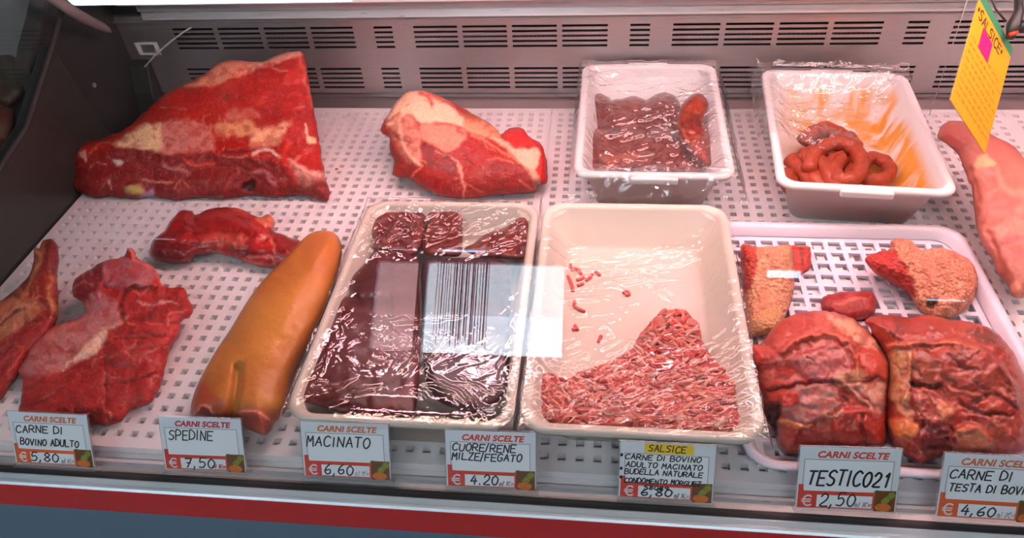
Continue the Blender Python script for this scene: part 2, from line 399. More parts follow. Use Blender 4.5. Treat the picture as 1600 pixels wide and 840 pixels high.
# dark end panel with a rubber seal and side glass
seam = [(.40, .03), (.60, .075), (.73, .105), (.822, .13), (.9, .147), (.969, .184), (1.03, .217), (1.082, .247), (1.14, .29)]
prof = [(.405, -.06)] + seam + [(1.25, .33), (1.25, -.06)]
front_prof = [(.405, -.06)] + [p for p in seam if p[0] < 1.0] + [(1.03, .217), (1.06, .05), (1.09, .0), (1.20, -.01), (1.20, -.06)]
rear_prof = [(1.0, -.06), (1.0, .19), (1.03, .215), (1.082, .247), (1.14, .29), (1.25, .33), (1.25, -.06)]
cpart('end_panel', MB().prism_x(front_prof[::-1], XL - .02, XL), M['dark'], bevel=.003)
cpart('end_panel_rear', MB().prism_x(rear_prof[::-1], XL - .060, XL - .034), M['dark'], bevel=.001)
cpart('end_seal', MB().tube([(XL + .001, y, z) for y, z in seam], .0045, 8), M['seal'], smooth=True)
cpart('end_glass', MB().prism_x([(y, z) for y, z in seam] [::-1] + [(.62, .36), (.70, .52), (1.15, .52)][::1], XL - .012, XL - .008), M['glass'])
cpart('end_moulding', MB().prism_x([(1.205, -.01), (1.215, .03), (1.235, .075), (1.25, .085), (1.25, -.01)][::-1], XL - .034, XL + .004), M['dark'], bevel=.002)
# curved grey glass bracket
pa, pb, pc = onx(70, -12, -.845), onx(125, 25, -.835), ony(172, 49, 1.17)
cv = catmull([tuple(pa + Vector((0, -.05, .06))), tuple(pa), tuple(pb), tuple(pc)], 6, False)
cpart('glass_bracket', MB().tube(cv, [.009] * (len(cv) - 4) + [.009, .008, .006, .003], 12), M['grey_pl'], smooth=True)
q = onx(146, 133, XL + .001)
cpart('end_screw', MB().tube([q, q + Vector((.003, 0, 0))], .004, 14), M['grey_pl'])

# neighbouring compartment to the left of the side glass
tag(MB().box(-1.59, -.935, .42, 1.28, .035, .05).build('side_shelf', M['dark'], bevel=.002), 'dark shelf beyond the left end panel of the case', 'shelf')
tag(MB().box(-1.64, -1.60, .30, 1.40, -.85, .6).build('side_partition', M['panel']), 'blue grey partition at the far left beyond the side glass', 'partition')

# ------------------------------------------------------------------ perforated white deck trays
def deck(name, x0, x1, y0, y1, z=0.0, pitch=.019, hole=.0088, th=.010, marg=.007, m=None, mode='obj'):
    nx = int((x1 - x0 - 2 * marg) / pitch); ny = int((y1 - y0 - 2 * marg) / pitch)
    px = (x1 - x0 - 2 * marg) / nx; py = (y1 - y0 - 2 * marg) / ny
    hx = [x0 + marg + px * (i + .5) for i in range(nx)]; hy = [y0 + marg + py * (j + .5) for j in range(ny)]
    X = [x0] + [a for h in hx for a in (h - hole / 2, h + hole / 2)] + [x1]
    Y = [y0] + [a for h in hy for a in (h - hole / 2, h + hole / 2)] + [y1]
    nX, nY = len(X), len(Y); v = []; f = []
    sh = .0012                        # holes draw in slightly towards the bottom
    for k, zz in enumerate((z, z - th)):
        for b, y in enumerate(Y):
            for a, x in enumerate(X): v.append((x, y, zz))
    idx = lambda k, a, b: k * nX * nY + b * nX + a
    for b in range(nY - 1):
        for a in range(nX - 1):
            if a % 2 == 1 and b % 2 == 1 and a < nX - 2 and b < nY - 2:
                A, B, C, D = (a, b), (a + 1, b), (a + 1, b + 1), (a, b + 1)
                for p, q_ in ((A, B), (B, C), (C, D), (D, A)):
                    f.append((idx(0, *q_), idx(0, *p), idx(1, *p), idx(1, *q_))[::-1])
                continue
            f.append((idx(0, a, b), idx(0, a + 1, b), idx(0, a + 1, b + 1), idx(0, a, b + 1)))
            f.append((idx(1, a, b + 1), idx(1, a + 1, b + 1), idx(1, a + 1, b), idx(1, a, b)))
    mb = MB(); mb.v = v; mb.f = f
    # raised lip all round and skirt
    mb.box(x0, x1, y0 - .003, y0, z - th, z + .001); mb.box(x0, x1, y1, y1 + .003, z - th, z + .001)
    mb.box(x0 - .0, x0 + .003, y0, y1, z - th, z - th); mb.box(x1 - .003, x1, y0, y1, z - th, z - th)
    return mb
dg = 'perforated white deck inserts'
for (a, b, lab) in ((XL + .004, -.0884, 'white perforated plastic deck insert at the left, under the big beef cuts'),
                    (-.0876, .6821, 'white perforated plastic deck insert in the middle, under the two deep tubs'),
                    (.6829, 1.45, 'white perforated plastic deck insert at the far right edge')):
    tag(deck('d', a, b, .4545, 1.211).build('deck_insert', M['white_pl']), lab, 'deck insert', dg)

# ------------------------------------------------------------------ trays and tubs
def rrect(w, d, r, n=7):
    pts = []
    for cx, cy, a0 in ((w / 2 - r, d / 2 - r, 0), (-w / 2 + r, d / 2 - r, 90), (-w / 2 + r, -d / 2 + r, 180), (w / 2 - r, -d / 2 + r, 270)):
        for k in range(n + 1):
            a = math.radians(a0 + 90 * k / n); pts.append((cx + r * math.cos(a), cy + r * math.sin(a)))
    return pts
def tub_mesh(w, d, h, taper=.022, rim=.011, lip=.009, r=.028, wall=.003, floor=True):
    """loops from the outer floor up, over the rolled rim and down to the inner floor"""
    lo = [(w - 2 * taper - 2 * rim, d - 2 * taper - 2 * rim, 0, r * .8), (w - 2 * rim - .004, d - 2 * rim - .004, h - lip * .6, r * .9),
          (w - .002, d - .002, h - lip, r), (w, d, h - lip * .5, r), (w - .003, d - .003, h - .001, r), (w - .008, d - .008, h, r * .95),
          (w - 2 * rim + .002, d - 2 * rim + .002, h, r * .85), (w - 2 * rim - .004, d - 2 * rim - .004, h - .004, r * .8),
          (w - 2 * rim - 2 * taper * .9 - .004, d - 2 * rim - 2 * taper * .9 - .004, .010, r * .75), (w - 2 * rim - 2 * taper - .014, d - 2 * rim - 2 * taper - .014, .0045, r * .6)]
    mb = MB(); n = None
    for W_, D_, z, rr_ in lo:
        p = rrect(W_, D_, rr_); n = len(p); mb.v += [(x, y, z) for x, y in p]
    for i in range(len(lo) - 1):
        for k in range(n):
            mb.f.append((i * n + k, i * n + (k + 1) % n, (i + 1) * n + (k + 1) % n, (i + 1) * n + k))
    mb.f.append(tuple(range(n))[::-1])
    if floor: mb.f.append(tuple(range((len(lo) - 1) * n, len(lo) * n)))
    return mb
M['sausage_tub'] = mat('stained_tub_plastic', (.80, .77, .74), .36, 0, 0, sss=.15)
def stain(m):
    t = m.node_tree; N = t.nodes; L = t.links; b = N['Principled BSDF']
    tc = N.new('ShaderNodeTexCoord'); sx = N.new('ShaderNodeSeparateXYZ'); L.new(tc.outputs['Object'], sx.inputs[0])
    mp = N.new('ShaderNodeMapping'); mp.inputs['Scale'].default_value = (26, 26, 7); L.new(tc.outputs['Object'], mp.inputs[0])
    nz = N.new('ShaderNodeTexNoise'); nz.inputs['Scale'].default_value = 1; nz.inputs['Detail'].default_value = 4; nz.inputs['Distortion'].default_value = .6; L.new(mp.outputs[0], nz.inputs[0])
    def rng(sock, a, b_):
        r = N.new('ShaderNodeMapRange'); r.interpolation_type = 'SMOOTHSTEP'; r.inputs[1].default_value = a; r.inputs[2].default_value = b_; L.new(sock, r.inputs[0]); return r.outputs[0]
    def mul(a, b_):
        q = N.new('ShaderNodeMath'); q.operation = 'MULTIPLY'; L.new(a, q.inputs[0]); L.new(b_, q.inputs[1]); return q.outputs[0]
    zz = rng(sx.outputs[2], .071, .045)       # under the rim only
    inn = rng(sx.outputs[0], .096, .088)      # keep off the outer wall
    inn2 = rng(sx.outputs[0], -.10, -.092); iny = rng(sx.outputs[1], -.150, -.142); iny2 = rng(sx.outputs[1], .156, .150)
    hz = rng(sx.outputs[2], .002, .004)
    k = mul(zz, rng(nz.outputs[0], .36, .60)); k = mul(k, rng(sx.outputs[0], -.10, -.02))
    mx = N.new('ShaderNodeMix'); mx.data_type = 'RGBA'; mx.inputs[6].default_value = (.80, .77, .74, 1); mx.inputs[7].default_value = (*srgb(232, 160, 60), 1)
    L.new(k, mx.inputs[0]); L.new(mx.outputs[2], b.inputs['Base Color'])
stain(M['sausage_tub'])
def tub(name, label, cat, cx, cy, w, d, h, rotz, m, z=0.001, tabs=False, m_in=None, **k):
    o = empty(name, (cx, cy, z), (0, 0, rotz)); tag(o, label, cat)
    b = tub_mesh(w, d, h, **k).build('body', m, o, smooth=True)
    if m_in:
        b.data.materials.append(m_in); n = len(rrect(1, 1, .1))
        for i, p in enumerate(b.data.polygons):
            if 7 * n <= i < 9 * n or i == len(b.data.polygons) - 1: p.material_index = 1
    if tabs:
        for s in (-1, 1):
            MB().box(-.034, .034, *sorted((s * (d / 2 - .004), s * (d / 2 + .006))), h - .012, h - .001).build('grip_tab', m, o, bevel=.0025)
    return o
TZ = .0015
tub('food_tray', 'white deep tray of dark liver under cling film, front centre left', 'tray', -.207, .6545, .250, .390, .060, 0, M['cream_tray'], TZ, r=.030, taper=.012, rim=.009)
tub('food_tray', 'cream deep tray with minced meat heaped at its front, under cling film', 'tray', .0495, .6560, .252, .392, .060, 0, M['cream_tray'], TZ, r=.030)
tub('food_tub', 'white deep tub of brown kidneys under cling film against the grille', 'tub', .079, 1.0595, .228, .342, .080, math.radians(-.5), M['white_tub'], TZ, True, r=.024)
tub('food_tub', 'white deep tub of coiled red sausages with orange stains inside', 'tub', .372, 1.0325, .232, .340, .080, math.radians(-4), M['white_tub'], TZ, True, m_in=M['sausage_tub'], r=.024)
# shallow lilac perforated tray
x0, x1, y0, y1 = .158, .497, .457, .866
lt = empty('perforated_tray', ((x0 + x1) / 2, (y0 + y1) / 2, TZ)); tag(lt, 'shallow lilac perforated tray under the tripe and head meat', 'tray')
w_, d_ = x1 - x0, y1 - y0
fl = deck('f', -w_ / 2 + .016, w_ / 2 - .016, -d_ / 2 + .016, d_ / 2 - .016, .0052, pitch=.0225, hole=.0160, th=.004, marg=.006)
fl.v = [(x, y, max(z, .0005)) for x, y, z in fl.v]
fl.build('base_grid', M['lilac_tray'], lt)
lo = [(-.034, .0005, .02), (-.026, .012, .026), (-.010, .0155, .03), (-.001, .0155, .034), (0, .018, .034), (-.002, .020, .034), (-.016, .020, .030), (-.024, .017, .026), (-.034, .0065, .022)]
mb = MB()
for a, z, r_ in lo:
    p = rrect(w_ + a, d_ + a, r_); n = len(p); mb.v += [(x, y, z) for x, y in p]
for i in range(len(lo) - 1):
    for k in range(n): mb.f.append((i * n + k, i * n + (k + 1) % n, (i + 1) * n + (k + 1) % n, (i + 1) * n + k))
mb.build('rim', M['lilac_tray'], lt, smooth=True)
# ------------------------------------------------------------------ meat
def C(r, g, b): return np.array(srgb(r, g, b))
def isect(P, z0, yc, sl):
    D = (R3 @ np.stack([P[:, 0] - CX, P[:, 1] - CY, np.full(len(P), F)])).T
    D /= np.linalg.norm(D, axis=1)[:, None]
    t = (z0 - sl * yc - H) / (D[:, 2] - sl * D[:, 1])
    return D, t
def lump(name, outline, yc, z0=.002, slope=.5, B=.03, R=60, B2=.03, zf=.002, base=(150, 35, 30), feats=(), step=3.0, seed=1, rag=1.5, sinew=0,
         mottle=None, fibre=None, rough_h=.0015, hk=1.0, warp=3.0, m='meat', parent=None, prof=.5, dome=0, label=None, cat=None, group=None, curve=5):
    """a solid piece whose outline is known where it is seen: the outline lies on a plane through its contact line, rising
    backwards by slope; the top swells towards the viewer, the underside away from it down to the surface it lies on"""
    rs = np.random.RandomState(seed)
    O = catmull(outline, curve)
    # resample evenly
    seg = np.linalg.norm(np.roll(O, -1, 0) - O, axis=1); L_ = seg.cumsum(); tot = L_[-1]; n = max(24, int(tot / (step * 1.1)))
    s = np.linspace(0, tot, n, endpoint=False); OX = np.interp(s, np.r_[0, L_], np.r_[O[:, 0], O[0, 0]]); OY = np.interp(s, np.r_[0, L_], np.r_[O[:, 1], O[0, 1]])
    O = np.stack([OX, OY], 1)
    if rag:
        O[:, 0] += (fbm(O[:, 0] / 9, O[:, 1] / 9, seed) - .5) * 2 * rag; O[:, 1] += (fbm(O[:, 0] / 9 + 50, O[:, 1] / 9, seed + 3) - .5) * 2 * rag
    x0, y0 = O.min(0); x1, y1 = O.max(0)
    gx, gy = np.meshgrid(np.arange(x0, x1, step), np.arange(y0, y1, step)); gx[::2] += step / 2
    G = np.stack([gx.ravel(), gy.ravel()], 1)
    G = G[inside(G, O)]; G = G[dist_poly(G, O, True) > step * .6]
    pts = np.r_[O, G]
    vs, es, fs, *_ = delaunay_2d_cdt([Vector(p) for p in pts], [(i, (i + 1) % n) for i in range(n)], [list(range(n))], 1, 1e-4)
    P = np.array([(v.x, v.y) for v in vs]); N_ = len(P)
    d = dist_poly(P, O, True); edge = d < 1e-2
    k = np.clip(d / R, 0, 1)
    pr = (1 - (1 - k) ** 2) ** prof
    b = B * pr
    if dome: b += dome * np.clip(d / d.max(), 0, 1)
    Wp = P + np.stack([fbm(P[:, 0] / 14, P[:, 1] / 14, seed + 7) - .5, fbm(P[:, 0] / 14 + 9, P[:, 1] / 14 + 5, seed + 8) - .5], 1) * 4 * warp
    col = np.tile(C(*base), (N_, 1)); fade = sstep(0, 6, d)
    hm = np.zeros(N_)
    if fibre:                                 # muscle fibres: (angle in degrees, spacing px, strength)
        a = math.radians(fibre[0]); u = Wp[:, 0] * math.cos(a) + Wp[:, 1] * math.sin(a); w = -Wp[:, 0] * math.sin(a) + Wp[:, 1] * math.cos(a)
        fn = fbm(u / (fibre[1] * 9), w / fibre[1], seed + 20, 4) - .5
        col *= (1 + fn * fibre[2] * 2)[:, None]; hm += fn * .0022 * fibre[2]
    if mottle:
        for mc, sc, thr, st in mottle:
            q = sstep(thr, thr + .14, fbm(Wp[:, 0] / sc, Wp[:, 1] / (sc * .75), seed + int(sc) + 31, 4)) * st
            col = col * (1 - q[:, None]) + C(*mc) * q[:, None]
    for ft in feats:  # many grooves carry a dark colour, crease shade put into the albedo
        kind, pts_, wid, hgt, fc, st = ft[:6]
        if kind == 'line':
            q = np.clip(1 - dist_poly(Wp, catmull(pts_, 4, False), False) / wid, 0, 1); q = q * q * (3 - 2 * q)
        else:
            pp = catmull(pts_, 4); dd = dist_poly(Wp, pp, True); dd = np.where(inside(Wp, pp), dd, -dd); q = sstep(-wid * .5, wid * .5, dd)
        hm += hgt * .001 * q * hk
        if fc is not None:
            vary = 1 - .55 * sstep(.45, .62, fbm(Wp[:, 0] / 11, Wp[:, 1] / 9, seed + 77, 3)) if len(ft) > 6 and ft[6] else 1
            a_ = (q * min(1, st * (1 + .25 * (hk - 1))) * vary)[:, None]; col = col * (1 - a_) + C(*fc) * a_
    # random pale sinews and slits with their shade painted dark, running with the fibres
    for k_ in range(sinew):
        i_ = rs.randint(N_); p_ = P[i_]; a_ = math.radians((fibre[0] if fibre else 0) + rs.normal(0, 22)); L_ = rs.uniform(14, 46); bnd = rs.normal(0, 8)
        q_ = [p_, p_ + np.array([math.cos(a_), math.sin(a_)]) * L_ * .5 + np.array([-math.sin(a_), math.cos(a_)]) * bnd, p_ + np.array([math.cos(a_), math.sin(a_)]) * L_]
        pale = rs.rand() < .55; w_ = rs.uniform(1.6, 3.0) if pale else rs.uniform(2, 4)
        dq = dist_poly(Wp, catmull(q_, 4, False), False); q = np.clip(1 - dq / w_, 0, 1); q = q * q * (3 - 2 * q)
        cq = C(222, 130, 108) if pale else col.mean(0) * .4
        a2 = (q * (.55 if pale else .6))[:, None]; col = col * (1 - a2) + cq * a2; hm += q * (.0006 if pale else -.0018)
    hm += np.abs(fbm(Wp[:, 0] / 30, Wp[:, 1] / 22, seed + 60, 4) - .5) * -4 * rough_h + rough_h * .5
    hm += (fbm(P[:, 0] / 26, P[:, 1] / 20, seed + 40, 4) - .5) * 2 * rough_h * 2 + (fbm(P[:, 0] / 7, P[:, 1] / 6, seed + 41, 3) - .5) * rough_h
    b = b + hm * fade
    D, t = isect(P, z0, yc, slope)
    o = np.array([0, 0, H]); tf = (zf - H) / D[:, 2]
    t = np.minimum(t, tf - 2e-4)
    top = o + D * (t - np.maximum(b, 0) * (~edge))[:, None]
    # near the edge keep the displaced top above its floor
    top[:, 2] = np.maximum(top[:, 2], zf)
    tb = np.minimum(t + B2 * np.clip(k * 1.6, 0, 1) ** .6 + 4e-4, tf)
    bot = o + D * tb[:, None]
    bot[edge] = top[edge] = (o + D * t[:, None])[edge]
    F1 = [tuple(f) for f in fs]
    ids = np.arange(N_); mapb = ids.copy(); keep = ~edge; mapb[keep] = N_ + np.arange(keep.sum())
    V = np.r_[top, bot[keep]]; colb = np.r_[col, col[keep] * .9]
    sgn = 0
    for f in F1[:40]:
        a_, b_, c_ = (P[i] for i in f[:3]); sgn += np.cross(b_ - a_, c_ - a_)
    F_top = F1 if sgn < 0 else [f[::-1] for f in F1]
    F_bot = [tuple(int(mapb[i]) for i in f[::-1]) for f in F_top]
    F_bot = [f for f, g_ in zip(F_bot, F_top) if set(f) != set(g_)]
    me = bpy.data.meshes.new(name); me.from_pydata(V.tolist(), [], F_top + F_bot); me.update()
    ca = me.color_attributes.new('Col', 'FLOAT_COLOR', 'POINT')
    cc = np.ones((len(V), 4), np.float32); cc[:, :3] = np.clip(colb, 0, 1); ca.data.foreach_set('color', cc.ravel())
    me.polygons.foreach_set('use_smooth', [True] * len(me.polygons)); me.materials.append(M[m])
    ob_ = bpy.data.objects.new(name, me); COL.objects.link(ob_)
    if parent: ob_.parent = parent
    if label: tag(ob_, label, cat, group)
    return ob_
Z = lambda ox, oy, sc, pts: [(ox + x / sc, oy + y / sc) for x, y in pts]
FAT, FATP, MEMB = (238, 188, 150), (232, 150, 122), (206, 128, 124)
RED, DRED, BRED = (176, 34, 28), (112, 22, 22), (205, 34, 26)

# 1 the large beef cut at the back left (zoom frame: origin 0,0 scale 2.545)
z1 = lambda p: Z(0, 0, 2.545, p)
lump('beef_roast', z1([(282, 632), (322, 573), (420, 545), (500, 508), (556, 462), (640, 385), (730, 335), (800, 300), (870, 252), (940, 238), (1040, 245), (1110, 215), (1185, 204),
     (1214, 228), (1225, 310), (1247, 430), (1270, 560), (1288, 685), (1310, 765), (1298, 797), (1240, 785), (1180, 775), (1100, 786), (1000, 778), (900, 790), (800, 785), (700, 796), (610, 782), (540, 792), (450, 782), (380, 786), (320, 765), (282, 738), (280, 690)]),
     .925, .004, .62, .030, 46, .05, base=(176, 26, 18), seed=3, rag=2.4, sinew=26, hk=1.35, fibre=(-14, 7, .22), rough_h=.0016, step=2.6,
     mottle=[((130, 20, 20), 60, .52, .35), ((214, 60, 44), 30, .6, .3)],
     feats=[
      ('line', z1([(285, 640), (330, 600), (440, 583), (560, 592), (720, 606), (880, 602), (1000, 612), (1120, 645), (1285, 695)]), 30, 9, None, 0),
      ('area', z1([(285, 650), (440, 588), (720, 610), (880, 606), (1110, 645), (1290, 700), (1310, 790), (1100, 790), (700, 800), (400, 790), (285, 740)]), 10, 0, (132, 26, 24), .85),
      ('area', z1([(440, 572), (500, 535), (560, 492), (625, 490), (640, 520), (640, 595), (560, 590)]), 6, 1, (240, 196, 152), .95, 1),
      ('area', z1([(640, 500), (700, 478), (790, 485), (840, 530), (850, 590), (740, 604), (645, 600)]), 10, .5, (214, 128, 116), .85, 1),
      ('area', z1([(860, 490), (960, 478), (1010, 490), (1020, 530), (900, 545), (855, 525)]), 8, .6, (226, 150, 104), .85, 1),
      ('area', z1([(1000, 560), (1020, 520), (1090, 500), (1150, 475), (1145, 510), (1120, 560), (1060, 585), (1000, 580)]), 8, 1, (236, 168, 130), .9, 1),
      ('area', z1([(900, 450), (960, 430), (1020, 440), (1010, 465), (920, 475)]), 6, .3, (204, 112, 92), .7, 1),
      ('area', z1([(730, 335), (800, 300), (870, 250), (940, 236), (1030, 245), (1000, 285), (900, 320), (820, 345), (740, 340)]), 8, 1.2, (226, 140, 110), .9, 1),
      ('area', z1([(1030, 246), (1110, 214), (1186, 202), (1200, 225), (1120, 240), (1010, 275)]), 6, 1.5, (230, 158, 138), .85),
      ('line', z1([(1188, 205), (1215, 300), (1240, 420)]), 5, 1, (214, 110, 90), .6),
      ('line', z1([(890, 595), (960, 600), (1040, 605), (1120, 628)]), 4, -4, (90, 14, 14), .8),
      ('line', z1([(1010, 612), (1070, 600), (1120, 628)]), 5, 1.5, (240, 190, 176), .8),
      ('line', z1([(1160, 640), (1220, 680), (1288, 692)]), 7, 1, (232, 160, 146), .85),
      ('area', z1([(1160, 650), (1220, 690), (1290, 700), (1260, 720), (1200, 740), (1170, 700)]), 8, 1, (226, 146, 132), .7, 1),
      ('line', z1([(1140, 560), (1130, 640), (1170, 720)]), 9, 2, (206, 44, 34), .8),
      ('line', z1([(730, 635), (780, 655), (850, 655)]), 5, 1.5, (214, 60, 44), .8),
      ('line', z1([(655, 660), (700, 668), (745, 688)]), 4, 1, (190, 120, 110), .7),
      ('area', z1([(500, 745), (570, 738), (575, 765), (520, 775)]), 6, 1, (196, 162, 96), .9),
      ('area', z1([(575, 765), (610, 755), (615, 790), (560, 790)]), 5, 1, (196, 150, 176), .7),
      ('area', z1([(450, 632), (495, 635), (470, 652)]), 3, .5, (226, 190, 182), .9),
      ('line', z1([(570, 722), (620, 718), (680, 724)]), 3, .6, (212, 130, 116), .8),
      ('line', z1([(435, 712), (445, 742)]), 3, .6, (226, 160, 140), .8),
      ('line', z1([(281, 660), (281, 710), (292, 745)]), 4, 1, (220, 140, 130), .7),
      ('area', z1([(315, 610), (345, 600), (340, 640)]), 4, 1, (240, 170, 150), .8),
      ('area', z1([(960, 680), (1050, 720), (1180, 750), (1290, 770), (1290, 790), (1000, 780), (900, 770)]), 10, -2, (128, 20, 18), .6, 1),
      ('line', z1([(1000, 690), (1060, 690), (1090, 730)]), 5, 1.2, (196, 110, 116), .7),
      ('area', z1([(960, 735), (1000, 720), (1010, 750), (970, 755)]), 5, -5, (60, 10, 10), .9),
      ('line', z1([(1210, 490), (1225, 545)]), 2.5, .6, (238, 190, 160), .8),
      ('area', z1([(1225, 545), (1250, 545), (1250, 570), (1228, 568)]), 3, .6, (240, 190, 150), .9),
      ('line', z1([(620, 395), (680, 365), (718, 345)]), 2.5, .6, (220, 110, 84), .6),
      ('line', z1([(880, 560), (900, 480), (870, 470)]), 4, .3, (196, 80, 60), .5)],
     label='large triangular red beef cut with pale fat patches, back left of the deck', cat='beef cut')

# 2 marbled roast (zoom origin 580,130 scale 4.42)
z2 = lambda p: Z(580, 130, 4.42, p)
lump('beef_roast', z2([(66, 310), (128, 195), (220, 75), (300, 52), (400, 62), (545, 122), (690, 205), (780, 250), (855, 300), (895, 350), (960, 310), (1050, 312), (1090, 370), (1160, 410), (1195, 470), (1218, 600),
     (1212, 690), (1150, 705), (1120, 750), (960, 765), (830, 775), (720, 790), (600, 796), (480, 775), (360, 725), (260, 655), (155, 635), (160, 540), (130, 470), (128, 385), (80, 350)]),
     .932, .004, .55, .040, 45, .04, base=(166, 34, 28), seed=11, sinew=16, hk=1.5, rag=1.6, step=2.2, fibre=(20, 5, .12), rough_h=.0013, warp=2.6,
     mottle=[((146, 34, 32), 26, .5, .4)],
     feats=[
      ('area', z2([(120, 200), (220, 75), (300, 50), (400, 60), (560, 150), (640, 240), (660, 300), (560, 290), (430, 270), (330, 270), (250, 210), (170, 260), (110, 300)]), 7, 2, (240, 190, 158), .95),
      ('area', z2([(340, 290), (430, 275), (560, 285), (650, 330), (640, 400), (540, 480), (440, 440), (350, 380)]), 6, 1.5, (230, 132, 108), .95),
      ('area', z2([(170, 230), (250, 215), (320, 300), (350, 420), (340, 540), (320, 580), (220, 530), (150, 420), (120, 330)]), 7, 1.5, (208, 130, 108), .92, 1),
      ('line', z2([(185, 250), (200, 380), (250, 480), (320, 570)]), 5, 1.5, (232, 170, 146), .7),
      ('area', z2([(640, 250), (760, 250), (860, 310), (900, 370), (860, 400), (760, 370), (660, 320)]), 6, 2, (226, 142, 104), .9, 1),
      ('area', z2([(600, 200), (700, 215), (720, 250), (660, 260)]), 5, .5, (170, 80, 50), .6),
      ('line', z2([(860, 380), (950, 440), (1040, 540), (1110, 620), (1150, 690)]), 9, 1, (238, 172, 144), .95),
      ('area', z2([(990, 450), (1100, 450), (1150, 450), (1165, 520), (1120, 620), (1060, 560), (1010, 500)]), 5, 1, (242, 180, 152), .95),
      ('area', z2([(900, 350), (960, 308), (1050, 310), (1090, 370), (1160, 410), (1200, 480), (1218, 600), (1200, 690), (1150, 640), (1170, 500), (1120, 430), (1010, 440), (940, 400)]), 5, 2.5, (196, 36, 34), .9),
      ('line', z2([(700, 365), (800, 410), (900, 480), (1000, 530), (1080, 600)]), 3.5, .4, (222, 120, 90), .8),
      ('line', z2([(450, 480), (540, 510), (600, 560), (620, 640), (640, 700), (640, 790)]), 3.4, .4, (232, 140, 118), .95),
      ('line', z2([(640, 690), (700, 725), (780, 745)]), 2.8, .3, (214, 110, 90), .8),
      ('line', z2([(720, 630), (800, 580), (850, 520)]), 2, .2, (210, 100, 84), .6),
      ('area', z2([(700, 640), (780, 560), (880, 520), (1000, 550), (1080, 620), (1140, 690), (1110, 745), (830, 765), (740, 720)]), 8, 0, (140, 36, 34), .6),
      ('area', z2([(350, 400), (440, 450), (540, 510), (600, 600), (560, 640), (460, 600), (370, 560), (340, 480)]), 6, 0, (124, 38, 36), .75, 1),
      ('line', z2([(270, 640), (330, 600), (350, 570)]), 3, .4, (226, 120, 96), .85),
      ('area', z2([(130, 440), (200, 480), (300, 560), (260, 600), (160, 560)]), 6, .3, (140, 54, 44), .7, 1),
      ('line', z2([(345, 70), (390, 90), (425, 145)]), 6, 1, (190, 34, 28), .95),
      ('line', z2([(400, 70), (480, 110), (545, 128)]), 6, 1, (214, 80, 66), .85),
      ('line', z2([(620, 300), (600, 340), (640, 350)]), 4, -1, (150, 30, 26), .8),
      ('area', z2([(540, 470), (600, 440), (620, 480), (560, 505)]), 4, .5, (170, 38, 34), .9),
      ('line', z2([(235, 155), (265, 145)]), 2, .2, (190, 70, 60), .8),
      ('line', z2([(430, 290), (520, 285), (600, 310)]), 3, -.6, (200, 60, 50), .8),
      ('line', z2([(75, 300), (140, 240), (190, 200)]), 4, .8, (196, 60, 52), .7),
      ('line', z2([(1135, 600), (1150, 680)]), 3, .5, (238, 170, 140), .8)],
     label='rounded beef roast with a thick white fat cap, behind the liver tray', cat='beef roast')

# 3 dark red shank strip (zoom origin 0,300 scale 2.334)
z3 = lambda p: Z(0, 300, 2.334, p)
lump('beef_shank', z3([(545, 215), (560, 175), (600, 140), (622, 105), (660, 68), (700, 70), (712, 82), (770, 60), (840, 55), (880, 62), (940, 90), (980, 80), (1003, 110), (1000, 140), (1060, 165), (1102, 180), (1128, 200), (1120, 255),
     (1080, 284), (1020, 280), (960, 275), (880, 250), (800, 225), (720, 232), (690, 255), (640, 262), (590, 255), (550, 235)]),
     .76, .004, .35, .034, 40, .03, base=(146, 22, 22), seed=21, sinew=14, rag=1.6, fibre=(8, 6, .3), step=2.6, m='meat_wet',
     mottle=[((196, 36, 34), 34, .48, .6)],
     feats=[('area', z3([(548, 190), (620, 190), (720, 195), (800, 200), (780, 230), (690, 258), (600, 260), (548, 230)]), 10, 1, (104, 18, 28), .7),
      ('line', z3([(545, 180), (700, 190), (830, 200), (1000, 235), (1100, 260)]), 6, -2, (96, 14, 22), .6),
      ('area', z3([(730, 190), (760, 155), (850, 150), (900, 170), (860, 200), (780, 205)]), 8, 1, (206, 96, 80), .6, 1),
      ('area', z3([(935, 90), (985, 78), (1005, 115), (995, 135), (950, 115)]), 5, 2, (232, 122, 92), .9),
      ('line', z3([(845, 50), (880, 65), (900, 80)]), 5, 2, (226, 84, 50), .9),
      ('line', z3([(640, 110), (690, 130), (720, 170), (700, 190)]), 5, -1.5, (110, 16, 16), .6),
      ('line', z3([(730, 100), (800, 90), (880, 120), (1000, 170)]), 10, 3, (170, 30, 34), .4),
      ('line', z3([(900, 230), (1000, 240), (1190, 262)]), 3, .4, (206, 130, 128), .6),
      ('line', z3([(760, 215), (860, 240), (960, 268)]), 3, .4, (206, 130, 128), .5)],
     label='dark red shank of beef lying behind the orange calf foot', cat='beef shank')

